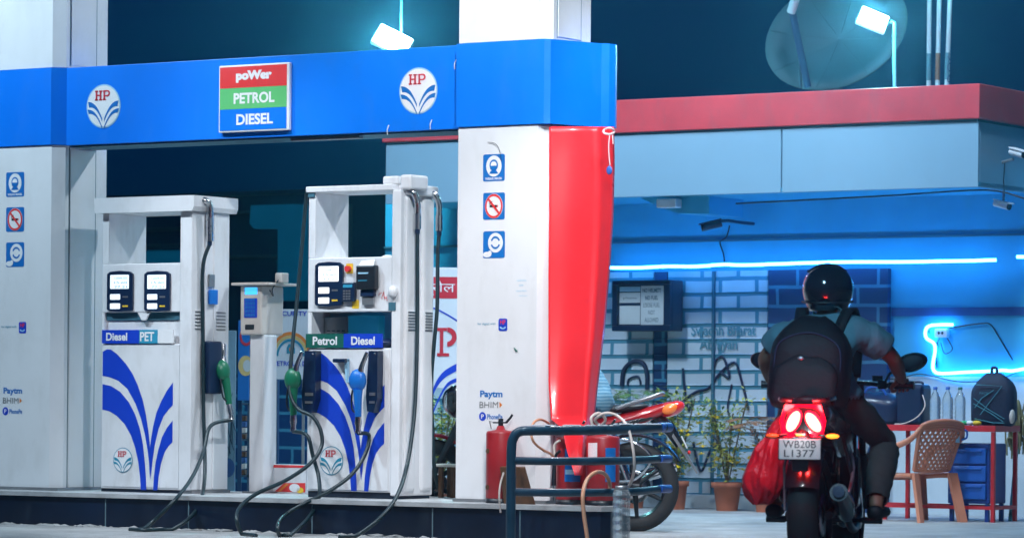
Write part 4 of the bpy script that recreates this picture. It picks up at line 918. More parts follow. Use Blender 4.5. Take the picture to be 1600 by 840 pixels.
# ================================================================== BEHIND THE ISLAND, LEFT
mat('yellow_soft', (.75,.55,.20), .6); mat('board_white', (.72,.76,.80), .5, var=.06); mat('board_pale', (.22,.36,.46), .5, var=.2, dirt=.4, dirtcol=(.05,.12,.16))
mat('dark_grid', (.02,.05,.09), .6, var=.3)
def board(name, label, cat, x0, x1, y0, y1, Y, back='board_white', th=.03, leg=False):
    p = atY(x0, y1, Y); q = atY(x1, y0, Y)
    t = thing(name, label, cat, (p.x, Y, 0), 0)
    m = M(); m.box(0, q.x-p.x, 0, th, p.z, q.z, back, .004); m.build('panel', t)
    f = lambda px, py: (atY(px, py, Y).x-p.x, atY(px, py, Y).z)
    return t, f
t, f = board('pump_poster', 'white board with a rainbow arc and petrol and diesel lettering behind the air gauge', 'sign board', 424, 482, 483, 592, 25.2)
m = M(); cx, cz = f(454, 556)
for i, c in enumerate(('orange', 'yellow_soft', 'teal_logo')): 
    r = .145-.022*i; m.disc(cx, cz, r, r*1.2, -.0015-.001*i, c, 30, ri=.86, a0=0, a1=180)
m.flat([f(448, 552), f(461, 552), f(461, 543), f(457, 537), f(451, 537), f(448, 543)], -.002, 'teal_logo'); m.box(f(452, 548)[0], f(457, 548)[0], -.004, -.002, f(452, 548)[1], f(457, 543)[1], 'orange')
x0, z0 = f(430, 493); x1, z1 = f(480, 486); m.text('SECURITY', x0, x1, z0, z1, -.002, 'blue_print', .02)
x0, z0 = f(428, 571); x1, z1 = f(500, 564); m.text('PETROL & DIESEL', x0, x1, z0, z1, -.002, 'blue_print', .02); m.build('print', t)
for c in (0.02, .22):
    m = M(); m.box(c, c+.02, .005, .025, 0, atY(424, 592, 25.2).z-.001, 'grey_metal'); m.build('leg', t)
t, f = board('flag_board', 'pale board with a red heading and big red letters, seen between dispenser and column', 'sign board', 640, 716, 418, 606, 26.3)
m = M(); x0, z1 = f(641, 432); x1, z0 = f(715, 466); m.flat([(x0, z0), (x1, z0), (x1, z1), (x0, z1)], -.0015, 'logo_red'); x0, z0 = f(646, 461); x1, z1 = f(711, 438); m.text('पेट्रोल', x0, x1, z0, z1, -.003, 'white_plain', .0)
def slab(m, x, z, w, h, c, y):
    t = h*.11
    m.box(x, x+w, y-.001, y, z, z+t, c); m.box(x, x+w*.8, y-.001, y, z+h-t, z+h, c); m.box(x+w*.22, x+w*.5, y-.001, y, z+t+.0001, z+h-t-.0001, c)
x0, z0 = f(683, 556); x1, z1 = f(712, 512); slab(m, x0, z0, .09, z1-z0, 'logo_red', -.002); m.disc(x0+.075, z0+(z1-z0)*.68, .07, .072, -.0035, 'logo_red', 20, ri=.5, a0=-90, a1=90)
x0, z0 = f(650, 556); slab(m, x0, z0, .06, z1-z0, 'logo_red', -.002); m.box(x0+.07, x0+.14, -.003, -.002, z0+.08, z0+.1, 'logo_red')
def arc(P, w):
    P = cr([Vector((*f(x, y), 0)) for x, y in P], 6); up = [(v.x, v.y+w/2) for v in P]; dn = [(v.x, v.y-w/2) for v in P]
    m.flat(up+dn[::-1], -.002, 'blue_print')
arc([(672, 630), (680, 604), (694, 585), (716, 572)], .055); arc([(676, 645), (688, 618), (700, 600), (716, 592)], .03); arc([(660, 478), (680, 482), (700, 492), (716, 502)], .012)
m.build('print', t)
m = M(); m.box(.05, .08, .032, .06, 0, 1.8, 'grey_metal'); m.build('support', t)
t, f = board('pale_panel', 'pale weathered upright panel standing right beside the left dispenser', 'panel', 346, 369, 516, 786, 25.4, 'board_pale')
m = M(); x, z = f(352, 670); 
for i in range(9): m.tube([(x-.02+.012*i, -.004, z+random.uniform(-.2, .0)), (x+random.uniform(-.03, .05), -.004, z+random.uniform(0, .16)), (x+.01*i-.02, -.004, z+random.uniform(.1, .28))], .003, 'dark_grid', 4, sm=3)
m.disc(*f(356, 730), .05, .07, -.002, 'stripe_blue', 16); m.build('stain_drawing', t)
t, f = board('blue_poster', 'blue poster with yellow round figure between the panel and the air gauge post', 'poster', 371, 390, 500, 625, 25.8, 'sign_blue')
m = M(); x, z = f(384, 571); m.disc(x, z, .055, .075, -.002, 'yellow_soft', 20); m.disc(x+.01, z+.0, .03, .045, -.0035, 'paper', 16); m.disc(*f(385, 525), .05, .07, -.002, 'logo_red', 20, ri=.7); m.build('print', t)
m = M(); m.box(.0, .03, .035, .06, 0, 1.0, 'far_wall'); m.build('support', t)
# racks seen low between the posts
p = atY(372, 800, 26.4); q = atY(390, 630, 26.4)
t = thing('goods_rack', 'dark rack with small stacked goods seen left of the air gauge post', 'rack', (p.x, 26.4, 0))
m = M(); w_ = q.x-p.x
for z in (.05, .28, .55, .82): m.box(0, w_, 0, .3, z, z+.015, 'dark_grid')
for x in (0, w_-.015): m.box(x, x+.015, 0, .02, 0, q.z, 'dark_grid')
m.build('frame', t)
for i in range(9):
    m = M(); z = (.295, .565)[i//5]+ (i % 5)*.045; m.box(.02, .02+w_*.35, .02, .2, z, z+.038, ['wood', 'cream', 'stripe_blue', 'wood', 'cream'][i % 5], .004)
    tag(m.build('goods_pack', loc=(p.x, 26.4, 0)), f"small {['brown','cream','blue','tan','pale'][i%5]} packet, number {i+1} from the bottom of the dark rack", 'packet', 'packets on the dark rack')
m = M(); p = atY(424, 790, 26.6); q = atY(436, 570, 26.6); m.box(0, q.x-p.x, 0, .06, 0, q.z, 'far_wall', .004)
tag(m.build('dark_post', loc=(p.x, 26.6, 0)), 'dark square post just right of the air gauge post', 'post')
# ================================================================== PLANTS
mat('leaf_a', (.13,.24,.05), .5, var=.4); mat('leaf_b', (.42,.42,.08), .5, var=.4); mat('leaf_dry', (.28,.12,.04), .6, var=.3); mat('flower', (.85,.60,.02), .5, var=.15); mat('stem', (.16,.12,.07), .7, var=.2)
def leafm(m, p, d, L, w, c):
    d = d.normalized(); s = d.cross(Vector((random.uniform(-.3,.3), random.uniform(-.3,.3), 1))); s = s.normalized() if s.length > .01 else Vector((1,0,0)); n = d.cross(s)
    a = p; b_ = p+d*L*.5+s*w*.5+n*L*.08; c_ = p+d*L-Vector((0,0,L*.18)); e_ = p+d*L*.5-s*w*.5+n*L*.08
    m.add([a, b_, c_, e_], [(0,1,2),(0,2,3)], c)
def pot(t, r, h, c='terracotta'):
    m = M(); m.lathe([(0, .004), (r*.68, .0), (r*.72, .01), (r*.93, h*.82), (r*1.08, h*.82), (r*1.1, h), (r*.98, h), (r*.95, h*.86), (0, h*.86)], (0, 0, 0), c, n=28); m.build('pot', t)
    m = M(); m.disc(0, 0, r*.93, r*.93, 0, 'soil', 20); m.T = None; m.v = [(v[0], v[2], h*.87) for v in m.v]; m.build('soil', t)
def potted(px, py, s_px_w, label, kind, b=-.45, hp=None, flowers=6, seed=1, potc='terracotta', rnd=1.0, top=640):
    random.seed(seed)
    a, z = onb(px, py, b, W0); a, z = onb(px, py, b, W0)
    o = fr(a, b, 0, W0); S = F/o.y; t = thing('potted_plant', label, 'plant', o, random.uniform(0, 6), 'potted plants before the shutter')
    r = s_px_w/S/2; h = (hp or 46)/S; pot(t, r, h, potc)
    topz = CH+(HY-top)/S
    if kind == 'bush':
        m = M(); st = []
        for k in range(5):
            an = random.uniform(0, 6.28); rr = random.uniform(.05, .16)*rnd
            P = [Vector((0, 0, h*.85)), Vector((rr*.2*math.cos(an), rr*.2*math.sin(an), h+.1)), Vector((rr*.6*math.cos(an), rr*.6*math.sin(an), (h+topz)*.55)), Vector((rr*math.cos(an), rr*math.sin(an), topz-random.uniform(0, .12)))]
            P = cr(P, 5); m.tube(P, .006, 'stem', 5); st.append(P)
        m.tube([(0, 0, h*.85), (.005, .0, h+.12), (.0, .01, h+.25)], [.014, .012, .008], 'stem', 6); m.build('stem', t)
        m = M(); fl = M()
        for k in range(900):
            P = random.choice(st); i = random.randint(len(P)//3, len(P)-1); p = P[i]+Vector((random.gauss(0, .05*rnd), random.gauss(0, .05*rnd), random.gauss(0, .045)))
            leafm(m, p, Vector((random.uniform(-1,1), random.uniform(-1,1), random.uniform(-.2,.9))), random.uniform(.035, .075), random.uniform(.015, .028), random.choice(['leaf_a', 'leaf_b', 'leaf_b']))
        m.build('foliage', t)
        for k in range(flowers):
            P = random.choice(st); p = P[random.randint(len(P)//3, len(P)-1)]+Vector((random.gauss(0, .07*rnd), random.gauss(0, .07*rnd), random.gauss(0, .05)))
            for q in range(7): leafm(fl, p, Vector((math.cos(q*.9), math.sin(q*.9), random.uniform(-.3,.5))), .038, .028, 'flower')
            fl.ell(p, (.01, .01, .01), 'flower', 8, 6)
        if flowers: fl.build('blossom', t)
    else:
        m = M(); c = 'leaf_dry' if kind == 'dry' else 'leaf_a'
        for k in range(11):
            an = k*2.4; L = (topz-h)*random.uniform(.9, 1.1)
            P = cr([Vector((0, 0, h*.8)), Vector((.05*math.cos(an), .05*math.sin(an), h+L*.5)), Vector((.16*math.cos(an), .16*math.sin(an), h+L*.85)), Vector((.30*math.cos(an), .30*math.sin(an), h+L*.86))], 7)
            m.tube(P, [.006, .002], 'stem', 5)
            for i in range(6, len(P)):
                d = (P[i]-P[i-1]).normalized(); s = d.cross(Vector((0, 0, 1))).normalized()
                for g_ in (-1, 1): leafm(m, P[i], d*.6+s*g_+Vector((0, 0, -.15)), .16*(1-.5*i/len(P)), .022, c)
        m.build('fronds', t)
    return t
potted(1056, 800, 38, 'bushy potted plant with yellow flowers half hidden by the parked motorcycle tail', 'bush', flowers=30, seed=4, top=615, rnd=1.1)
potted(1136, 802, 46, 'spindly yellow-flowered plant in a terracotta pot between the two motorcycles', 'bush', flowers=30, seed=9, top=622, rnd=1.35)
potted(990, 800, 40, 'green fern-like potted palm beside the notice cabinet, behind the parked motorcycle', 'palm', b=-.4, seed=2, top=600)
potted(1197, 802, 42, 'dry orange-brown potted palm half hidden behind the rider', 'dry', b=-.5, seed=6, top=640)
potted(690, 800, 30, 'leafy potted plant seen in the gap between dispenser and column', 'bush', b=-1.6, flowers=5, seed=12, top=628, rnd=1.2, hp=48)
# ================================================================== TABLE AND WHAT STANDS ON IT
mat('table_red', (.55,.02,.03), .4, var=.15, scale=8, dirt=.3, dirtcol=(.15,.05,.05)); mat('table_top', (.10,.11,.14), .5)
mat('cab_blue', (.01,.05,.26), .4, var=.15, scale=3); mat('cab_face', (.015,.11,.45), .35, var=.15, scale=3)
mat('chair_plastic', (.60,.22,.13), .38, var=.08, dirt=.2, dirtcol=(.3,.12,.07)); mat('pack_navy', (.01,.018,.05), .7, var=.3, bump=.3); mat('pack_line', (.05,.30,.38), .5)
mat('cap_blue', (.02,.10,.45), .4); mat('packet_green', (.05,.45,.15), .3); mat('mop_teal', (.15,.42,.42), .5); mat('khaki', (.22,.20,.10), .9, var=.4, bump=.5)
BT = -1.40
ta1 = onb(1555, 700, BT, W0)[0]; ta0 = onb(1337, 700, BT, W0)[0]; TZ = onb(1500, 664, BT, W0)[1]; TD = ona(1594, 700, ta1, W0)[0]-BT
T_ = thing('work_table', 'red angle-iron table with dark top standing against the blue lit wall', 'table', fr(ta0, BT, 0, W0), -ANG)
w_ = ta1-ta0
m = M(); m.box(.012, w_-.012, .012, TD-.012, TZ-.012, TZ-.001, 'table_top'); m.build('table_top', T_)
m = M(); m.box(0, w_, 0, .011, TZ-.045, TZ, 'table_red', .002); m.box(0, w_, TD-.011, TD, TZ-.045, TZ, 'table_red', .002); m.box(0, .011, .0115, TD-.0115, TZ-.045, TZ, 'table_red'); m.box(w_-.011, w_, .0115, TD-.0115, TZ-.045, TZ, 'table_red')
m.box(.03, w_-.03, .012, .03, .10, .125, 'table_red'); m.box(.012, .03, .03, TD-.03, .10, .125, 'table_red'); m.box(w_-.03, w_-.012, .03, TD-.03, .10, .125, 'table_red'); m.box(.03, w_-.03, TD-.03, TD-.012, .10, .125, 'table_red'); m.build('frame', T_)
for x in (.012, (onb(1378, 700, BT, W0)[0]-ta0), w_-.042):
    for y in (.012, TD-.042):
        m = M(); m.box(x, x+.03, y, y+.03, 0, TZ-.046, 'table_red', .004); m.build('leg', T_)
# drawer cabinet standing under it
c0 = onb(1481, 700, BT+.06, W0)[0]; c1 = onb(1546, 700, BT+.06, W0)[0]; cz = onb(1515, 692, BT+.06, W0)[1]; cb = onb(1515, 786, BT+.06, W0)[1]
C_ = thing('drawer_cabinet', 'blue plastic cabinet of three drawers under the red table', 'cabinet', fr(c0, BT+.06, 0, W0), -ANG)
cw = c1-c0
m = M(); m.box(0, cw, 0, TD-.14, cb, cz, 'cab_blue', .008)
m.build('body', C_)
for x in (.01, cw-.04):
    for y in (.01, TD-.18): m = M(); m.box(x, x+.03, y, y+.03, 0, cb-.001, 'cab_blue', .003); m.build('foot', C_)
n = 3
for i in range(n):
    z0 = cb+.03+(cz-cb-.05)*i/n; z1 = z0+(cz-cb-.05)/n-.014
    m = M(); m.box(.05, cw-.02, -.02, -.001, z0, z1, 'cab_face', .008); d_ = m.build('drawer', C_); m = M(); m.box(.07, cw-.05, -.032, -.0205, z1-.03, z1-.012, 'cab_face', .005); m.ell((.035, -.012, z0+.05), (.012, .01, .012), 'steel', 8, 6); m.build('handle', d_)
def tbl(px, dy): a, _ = onb(px, 660, BT+dy, W0); return fr(a, BT+dy, TZ, W0)
# bottles
for i, px in enumerate((1461, 1480.5, 1500)):
    o = tbl(px, .18); t = thing('water_bottle', ['leftmost of the three clear plastic bottles on the red table', 'middle one of the three clear plastic bottles on the red table', 'clear plastic bottle nearest the patterned backpack on the red table'][i], 'bottle', o, 0, 'clear plastic bottles on the table')
    r = .041; m = M(); P = [(0, .004), (r*.8, .0), (r, .012)]
    for k in range(4): P += [(r, .03+k*.032), (r*.93, .042+k*.032), (r, .054+k*.032)]
    P += [(r, .17), (r*.95, .195), (r*.55, .235), (.014, .25), (.014, .268)]
    m.lathe(P, (0, 0, 0), 'bottle_water', n=24); m.build('bottle_body', t)
    m = M(); m.lathe([(.0165, .262), (.0165, .282), (0, .284)], (0, 0, 0), 'cap_blue' if i < 2 else 'dark_green', n=16); m.build('cap', t)
# patterned backpack
o = tbl(1553, .2); t = thing('backpack', 'dark navy backpack with thin teal zigzag lines standing on the red table', 'backpack', o, -ANG*.6)
def packshape(m, W, D, H, mt, n=28, k=18, bulge=1.):
    vs = []; fs = []
    for i in range(k+1):
        q = i/k; z = H*q; s = (1-max(0, (q-.55)/.45)**2.4*.72)*(1-.12*max(0, .12-q)/.12)
        for j in range(n):
            a = 2*math.pi*j/n; cx, cy = math.cos(a), math.sin(a); e = .55
            vs.append((W/2*s*math.copysign(abs(cx)**e, cx), D/2*(s**.7)*math.copysign(abs(cy)**e, cy)*(1+.15*math.sin(q*3)), z+.006*math.sin(3*a+q*9)))
    for i in range(k):
        for j in range(n): fs.append((i*n+j, i*n+(j+1) % n, (i+1)*n+(j+1) % n, (i+1)*n+j))
    fs.append(tuple(range(n))[::-1]); fs.append(tuple(range(k*n, k*n+n))); m.add(vs, fs, mt, True)
m = M(); packshape(m, .33, .18, .385, 'pack_navy'); b_ = m.build('bag', t)
m = M(); yy = -.104
for P in (((-.12, .30), (.08, .29), (-.08, .08)), ((-.13, .20), (-.02, .12), (.10, .05)), ((-.13, .16), (.0, .09), (.09, .03)), ((-.12, .05), (.02, .02), (.10, .02)), ((.02, .26), (-.07, .2), (-.12, .13))):
    m.tube([(x, yy-.006, z) for x, z in P], .0028, 'pack_line', 5)
m.text('PACK', -.085, -.02, .23, .245, yy-.006, 'pack_line', .0); m.build('line_pattern', b_)
m = M(); m.tube([(-.02, 0, .375), (-.015, 0, .42), (.015, 0, .42), (.02, 0, .375)], .012, 'pack_navy', 8, sm=4); m.build('carry_loop', t)
m = M(); m.ell((.145, -.06, .07), (.024, .03, .055), 'cream'); m.build('side_pocket_item', t)
# dark jerrycan-like case and bag on the left of the table
o = tbl(1428, .16); t = thing('power_case', 'dark blue plastic case with carrying handle on the red table right of the handlebar', 'case', o, -ANG)
m = M(); m.box(-.13, .10, -.07, .1, 0, .30, 'navy_plastic', .03, 3); m.build('body', t)
m = M(); m.tube([(-.05, 0, .29), (-.045, 0, .315), (.06, 0, .315), (.07, 0, .29)], .01, 'navy_plastic', 8, sm=3); m.build('handle', t)
m = M(); m.tube([(.10, -.06, .22), (.13, -.08, .14), (.08, -.1, .06), (-.02, -.11, .01), (-.1, -.12, .004)], .005, 'hose_cream', 6, sm=5); m.build('cord', t)
o = tbl(1372, .16); t = thing('travel_bag', 'dark glossy bag lying on the red table behind the handlebar', 'bag', o, -ANG)
m = M(); packshape(m, .40, .22, .24, 'navy_plastic'); m.build('bag', t); m = M(); m.tube([(-.1, -.05, .2), (-.05, -.07, .27), (.06, -.07, .27), (.1, -.05, .2)], .009, 'cap_blue', 8, sm=4); m.build('handle', t)
random.seed(21)
for i, (px, c) in enumerate(((1496, 'cap_blue'), (1507, 'packet_green'), (1516, 'white_plain'), (1526, 'yellow'))):
    m = M(); m.ell((0, 0, .018), (.045, .03, .018), c, 12, 8); m.ell((.015, -.02, .02), (.015, .012, .014), ['packet_green', 'yellow', 'packet_green', 'cap_blue'][i], 10, 6)
    tag(m.build('snack_packet', loc=tbl(px, .06), rotz=i*.7), ['shiny blue packet lying before the right bottle on the table', 'green packet with yellow corner on the table edge', 'white and green packet between green and yellow packets on the table', 'yellow packet nearest the patterned backpack'][i], 'packet', 'packets on the table edge')
# hanging blue-lidded tub under the table edge
p = atY(1491, 679, tbl(1491, -.05).y-.02); t = thing('plastic_mug', 'pale blue plastic mug hanging at the table edge behind the orange chair back', 'mug', p, 0)
m = M(); m.lathe([(0, -.055), (.042, -.055), (.052, .05), (.056, .055), (.050, .055), (.042, -.048), (0, -.048)], (0, 0, 0), 'pale_blue', n=24); m.build('cup', t)
m = M(); m.tube([(.05, 0, .04), (.09, 0, .03), (.09, 0, -.02), (.046, 0, -.035)], .008, 'cap_blue', 8, sm=4); m.build('handle', t)
# mop leaning by the table
p0 = atY(1578, 810, 26.0); p1 = atY(1590, 690, 26.35); p0.z = .01
t = thing('mop', 'mop with teal handle and ragged khaki head leaning upside down beside the table', 'mop', (p0.x, p0.y, 0), 0)
d = p1-Vector((p0.x, p0.y, 0)); m = M(); m.cyl((0, 0, .01), d, .014, 'mop_teal', 12); m.build('handle', t)
m = M(); 
for k in range(60):
    a = random.uniform(0, 6.28); q = Vector((random.gauss(0, .02), random.gauss(0, .02), random.uniform(.0, .30))); m.tube([d+q*.2, d+q+Vector((.03*math.cos(a), .03*math.sin(a), .0)), d+q+Vector((.035*math.cos(a), .035*math.sin(a), -.13))], .007, 'khaki', 5, sm=3)
m.ell(d+Vector((0, 0, .2)), (.028, .028, .12), 'khaki'); m.build('mop_head', t)
# plastic chair
p = atY(1432, 808, 25.7); CHR = thing('plastic_chair', 'orange-brown moulded plastic armchair with lattice back before the red table', 'chair', (p.x+.02, 25.85, 0), R(33), scale=.95)
m = M(); SZ = .385
vs = []; n = 12
for j in range(n+1):
    for i in range(n+1):
        x = -.21+.42*i/n; y = -.18+.40*j/n; z = SZ-.018*(1-((i-n/2)/(n/2))**2)*(1-((j-n/2)/(n/2))**2)-.02*max(0, (j-n+3)/3)**2
        vs.append((x*(1-.05*abs(j-n/2)/n), y, z))
m.add(vs, [(j*(n+1)+i, j*(n+1)+i+1, (j+1)*(n+1)+i+1, (j+1)*(n+1)+i) for j in range(n) for i in range(n)], 'chair_plastic', True)
m.tube([(-.2, -.18, SZ-.02), (-.212, .0, SZ-.024), (-.205, .21, SZ-.04), (0, .235, SZ-.045), (.205, .21, SZ-.04), (.212, 0, SZ-.024), (.2, -.18, SZ-.02)], .02, 'chair_plastic', 8, sm=5); m.build('seat', CHR)
m = M()
def bk(u, v): return Vector((u*(.17+.04*v), -.20-.13*v-.0*u*u+.03*u*u, SZ+.02+.36*v))
m.tube([bk(-1, 0), bk(-1.02, .4), bk(-1, .85), bk(-.8, 1.0), bk(0, 1.06), bk(.8, 1.0), bk(1, .85), bk(1.02, .4), bk(1, 0)], .017, 'chair_plastic', 8, sm=5)
m.tube([bk(-1, 0), bk(0, -.02), bk(1, 0)], .014, 'chair_plastic', 8, sm=4)
for k in range(-7, 8):
    for s in (-1, 1):
        P = []
        for i in range(21):
            v = i/20; u = k/4.2+s*(v-.5)*1.5
            if abs(u) <= 1.0: P.append(bk(u, v*.98))
        if len(P) > 2: m.tube(P, .0105, 'chair_plastic', 5)
for k in range(3): m.tube([bk(-1, .96-.05*k), bk(-.5, 1.0-.05*k), bk(0, 1.02-.05*k), bk(.5, 1.0-.05*k), bk(1, .96-.05*k)], .014, 'chair_plastic', 6, sm=4)
m.build('backrest', CHR)
for s in (-1, 1):
    m = M(); m.tube([bk(s, .9), Vector((s*.25, -.22, SZ+.26)), Vector((s*.27, -.05, SZ+.20)), Vector((s*.27, .12, SZ+.18)), Vector((s*.24, .19, SZ+.10)), Vector((s*.215, .19, SZ-.03))], [.018, .022, .026, .026, .022, .02], 'chair_plastic', 8, sm=5); m.build('armrest', CHR)
    m = M(); m.prism([(s*.165, SZ-.01), (s*.225, SZ-.01), (s*.255, .0), (s*.205, .0)], .165, .205, 'chair_plastic'); m.build('leg', CHR)
    m = M(); m.T = Matrix.Identity(4); m.add([(s*.15, -.17, SZ), (s*.215, -.19, SZ), (s*.235, -.29, 0), (s*.18, -.27, 0), (s*.15, -.20, SZ), (s*.215, -.225, SZ), (s*.235, -.33, 0), (s*.18, -.31, 0)], [(0,1,2,3),(4,5,6,7),(0,1,5,4),(3,2,6,7),(0,3,7,4),(1,2,6,5)], 'chair_plastic'); m.build('leg', CHR)
# ================================================================== MOTORCYCLES AND PEOPLE
mat('tyre', (.014,.015,.017), .7, var=.3, bump=.3); mat('rim_dark', (.03,.035,.04), .35, .6); mat('bike_black', (.012,.012,.016), .25, coat=.6, var=.1); mat('bike_red', (.45,.01,.015), .22, coat=.8, var=.06)
mat('engine', (.05,.05,.055), .4, .7, var=.3); mat('seat_vinyl', (.012,.013,.017), .45, var=.2, bump=.15); mat('tail_lit', (.9,.1,.05), .3, emit=(1,.30,.16), estr=9); mat('tail_lens_bloom', (.5,.0,.01), .18, coat=1, emit=(1,.01,.05), estr=3.5)  # outer tail lens emission raised to imitate bloom
mat('denim', (.07,.15,.28), .85, var=.2); mat('tail_bloom', (.5,.0,.01), .2, coat=1, emit=(1,.0,.035), estr=1.7)  # red emission imitates bloom round the lit tail lights
mat('amber_lit', (.9,.3,.02), .3, emit=(1,.28,.02), estr=3.); mat('amber_lens', (.85,.22,.03), .25, coat=.8, emit=(1,.15,.02), estr=.25); mat('red_lens', (.6,.02,.02), .2, coat=.8, emit=(1,.03,.02), estr=.15); mat('plate_white', (.72,.70,.68), .5, var=.05); mat('chrome', (.6,.62,.65), .15, 1.)
mat('ind_blue', (.02,.1,.9), .4, emit=(.05,.25,1), estr=3)
def wheel(t, y, r=.305, w=.065, spokes=6):
    m = M(); P = []
    for k in range(17):
        a = R(-125+250*k/16); P.append((r-.058+.058*math.cos(a), w*math.sin(a)*1.0))
    m.lathe(P, (0, y, r), 'tyre', 'X', 48)
    wh = bpy.data.objects.new('wheel', None); wh.empty_display_size = .1; COL.objects.link(wh); wh.parent = t
    m.build('tyre', wh)
    for k in range(0): pass
    m = M(); ri = r-.088; m.lathe([(ri, -w*.55), (ri+.012, -w*.62), (ri+.004, -w*.3), (ri-.012, 0), (ri+.004, w*.3), (ri+.012, w*.62), (ri, w*.55), (ri-.02, 0), (ri, -w*.55)], (0, y, r), 'rim_dark', 'X', 48)
    m.lathe([(0, -.06), (.045, -.06), (.05, .0), (.045, .06), (0, .06)], (0, y, r), 'rim_dark', 'X', 20)
    m.lathe([(.05, .062), (.11, .062), (.11, .067), (.05, .067)], (0, y, r), 'steel', 'X', 30)
    for k in range(spokes):
        a = 2*math.pi*k/spokes+.3; m.tube([(0, y+.04*math.cos(a), r+.04*math.sin(a)), (0, y+(ri)*math.cos(a+.12), r+ri*math.sin(a+.12))], [.020, .012], 'rim_dark', 8)
    m.build('rim', wh); return wh
def motorcycle(label, loc, rotz, style):
    t = thing('motorcycle', label, 'motorcycle', loc, rotz)
    sport = style == 'sport'; paint = 'bike_black' if sport else 'bike_red'
    wheel(t, 0, .31 if sport else .30, .078 if sport else .05); wheel(t, 1.36, .305, .058 if sport else .045)
    m = M()
    for s in (-1, 1): m.tube([(s*.10, -.04, .31), (s*.10, .2, .33), (s*.08, .52, .38)], [.022, .025, .03], 'engine', 8)
    m.tube([(0, .45, .40), (0, .62, .62)], .03, 'engine', 8); m.build('swingarm', t)
    for s in (-1, 1):
        if not sport: m = M(); m.tube([(s*.12, .03, .33), (s*.11, .16, .68)], .028, 'chrome', 12); m.build('shock_absorber', t)
    m = M(); m.box(-.11, .11, .50, .84, .28, .50, 'engine', .03); m.cyl((0, .82, .46), (0, .94, .66), .085, 'engine', 18)
    for k in range(5): m.lathe([(.10, .0), (.10, .008)], (0, 0, 0), 'engine') if 0 else None
    m.lathe([(0, -.15), (.075, -.15), (.09, -.12), (.09, .12), (.075, .15), (0, .15)], (0, .60, .40), 'engine', 'X', 20); m.build('engine', t)
    m = M()
    for s in (-1, 1):
        m.tube([(s*.07, 1.08, .88), (s*.10, .80, .74), (s*.10, .45, .66), (s*.09, .0, .74), (s*.06, -.14, .78)], .018, 'bike_black', 8, sm=4); m.tube([(s*.06, 1.08, .82), (s*.08, .98, .4), (s*.08, .75, .25), (s*.08, .45, .30), (s*.09, .42, .64)], .018, 'bike_black', 8, sm=3)
    m.tube([(-.08, 1.08, .86), (.08, 1.08, .86)], .02, 'bike_black', 8); m.tube([(-.08, .75, .25), (.08, .75, .25)], .015, 'bike_black', 8); m.tube([(-.1, .45, .655), (.1, .45, .655)], .015, 'bike_black', 8)
    m.build('frame', t)
    m = M(); m.tube([(.07, .92, .55), (.11, .98, .32), (.13, .70, .22), (.15, .35, .25), (.165, .1, .33)], .02, 'engine', 10, sm=5); m.tube([(.16, .16, .31), (.175, -.05, .37), (.18, -.26, .43)], [.04, .055, .045] if sport else [.03, .042, .042], 'bike_black' if sport else 'chrome', 16); m.cyl((.18, -.26, .43), (.182, -.275, .434), .03, 'chrome', 14); m.build('exhaust', t)
    for s in (-1, 1):
        m = M(); m.tube([(s*.10, 1.03, .98), (s*.10, 1.14, .76), (s*.10, 1.36, .31)], [.024, .026, .02], 'engine', 12); m.build('fork', t)
    m = M(); vs = []; n = 14
    for i in range(n+1):
        a = R(20+125*i/n)
        for k in range(5): x = -.05+.1*k/4; rr = .345-.012*abs(k-2); vs.append((x, 1.36+rr*math.cos(a), .305+rr*math.sin(a)))
    m.add(vs, [(i*5+k, i*5+k+1, (i+1)*5+k+1, (i+1)*5+k) for i in range(n) for k in range(4)], paint, True); m.build('front_fender', t)
    vs, fs = skin({'a': ((0, .60, .80), (.10, .06)), 'b': ((0, .72, .86), (.15, .11)), 'c': ((0, .86, .90), (.17, .13)), 'd': ((0, 1.0, .88), (.11, .09))}, [('a', 'b'), ('b', 'c'), ('c', 'd')])
    m = M(); m.add(vs, fs, paint, True); m.build('fuel_tank', t)
    m = M(); m.ell((0, 1.20, .86), (.11, .07, .11), 'bike_black'); m.ell((0, 1.235, .86), (.085, .05, .085), 'chrome'); m.build('headlight', t)
    m = M(); m.box(-.085, .085, 1.06, 1.12, .98, 1.04, 'bike_black', .02); m.build('instrument_panel', t)
    if sport: m = M(); m.box(.02, .032, 1.045, 1.058, .995, 1.005, 'ind_blue'); m.build('indicator_light', t)
    # handlebar with levers and grips
    gy, gz = (.93, .965) if sport else (.88, 1.02)
    m = M(); m.tube([(-.37, gy, gz), (-.24, gy+.04, gz), (-.12, 1.02, .975), (.12, 1.02, .975), (.24, gy+.04, gz), (.37, gy, gz)], .012, 'bike_black', 10, sm=4)
    for s in (-1, 1): m.tube([(s*.22, gy+.07, gz+.005), (s*.30, gy+.085, gz), (s*.385, gy+.06, gz-.01)], .006, 'engine', 6, sm=3); m.box(s*.235-.025, s*.235+.025, gy, gy+.05, gz-.02, gz+.025, 'bike_black', .006)
    m.cyl((.20, gy+.08, gz+.02), (.20, gy+.08, gz+.05), .028, 'engine'); m.build('handlebar', t)
    for s in (-1, 1):
        m = M(); m.tube([(s*.27, gy+.005, gz), (s*.395, gy-.012, gz)], .019, 'rubber', 12); m.cyl((s*.395, gy-.012, gz), (s*.405, gy-.013, gz), .022, 'rubber'); m.build('grip', t)
        mz = gz+.12; mx = s*(.385 if sport else .36)
        mr = bpy.data.objects.new('mirror', None); mr.empty_display_size = .05; COL.objects.link(mr); mr.parent = t
        m = M(); m.tube([(s*.25, gy+.03, gz+.02), (s*.27, gy+.03, gz+.06), (mx-s*.05, gy+.02, mz-.02)], .007, 'bike_black', 8, sm=3); m.build('stalk', mr)
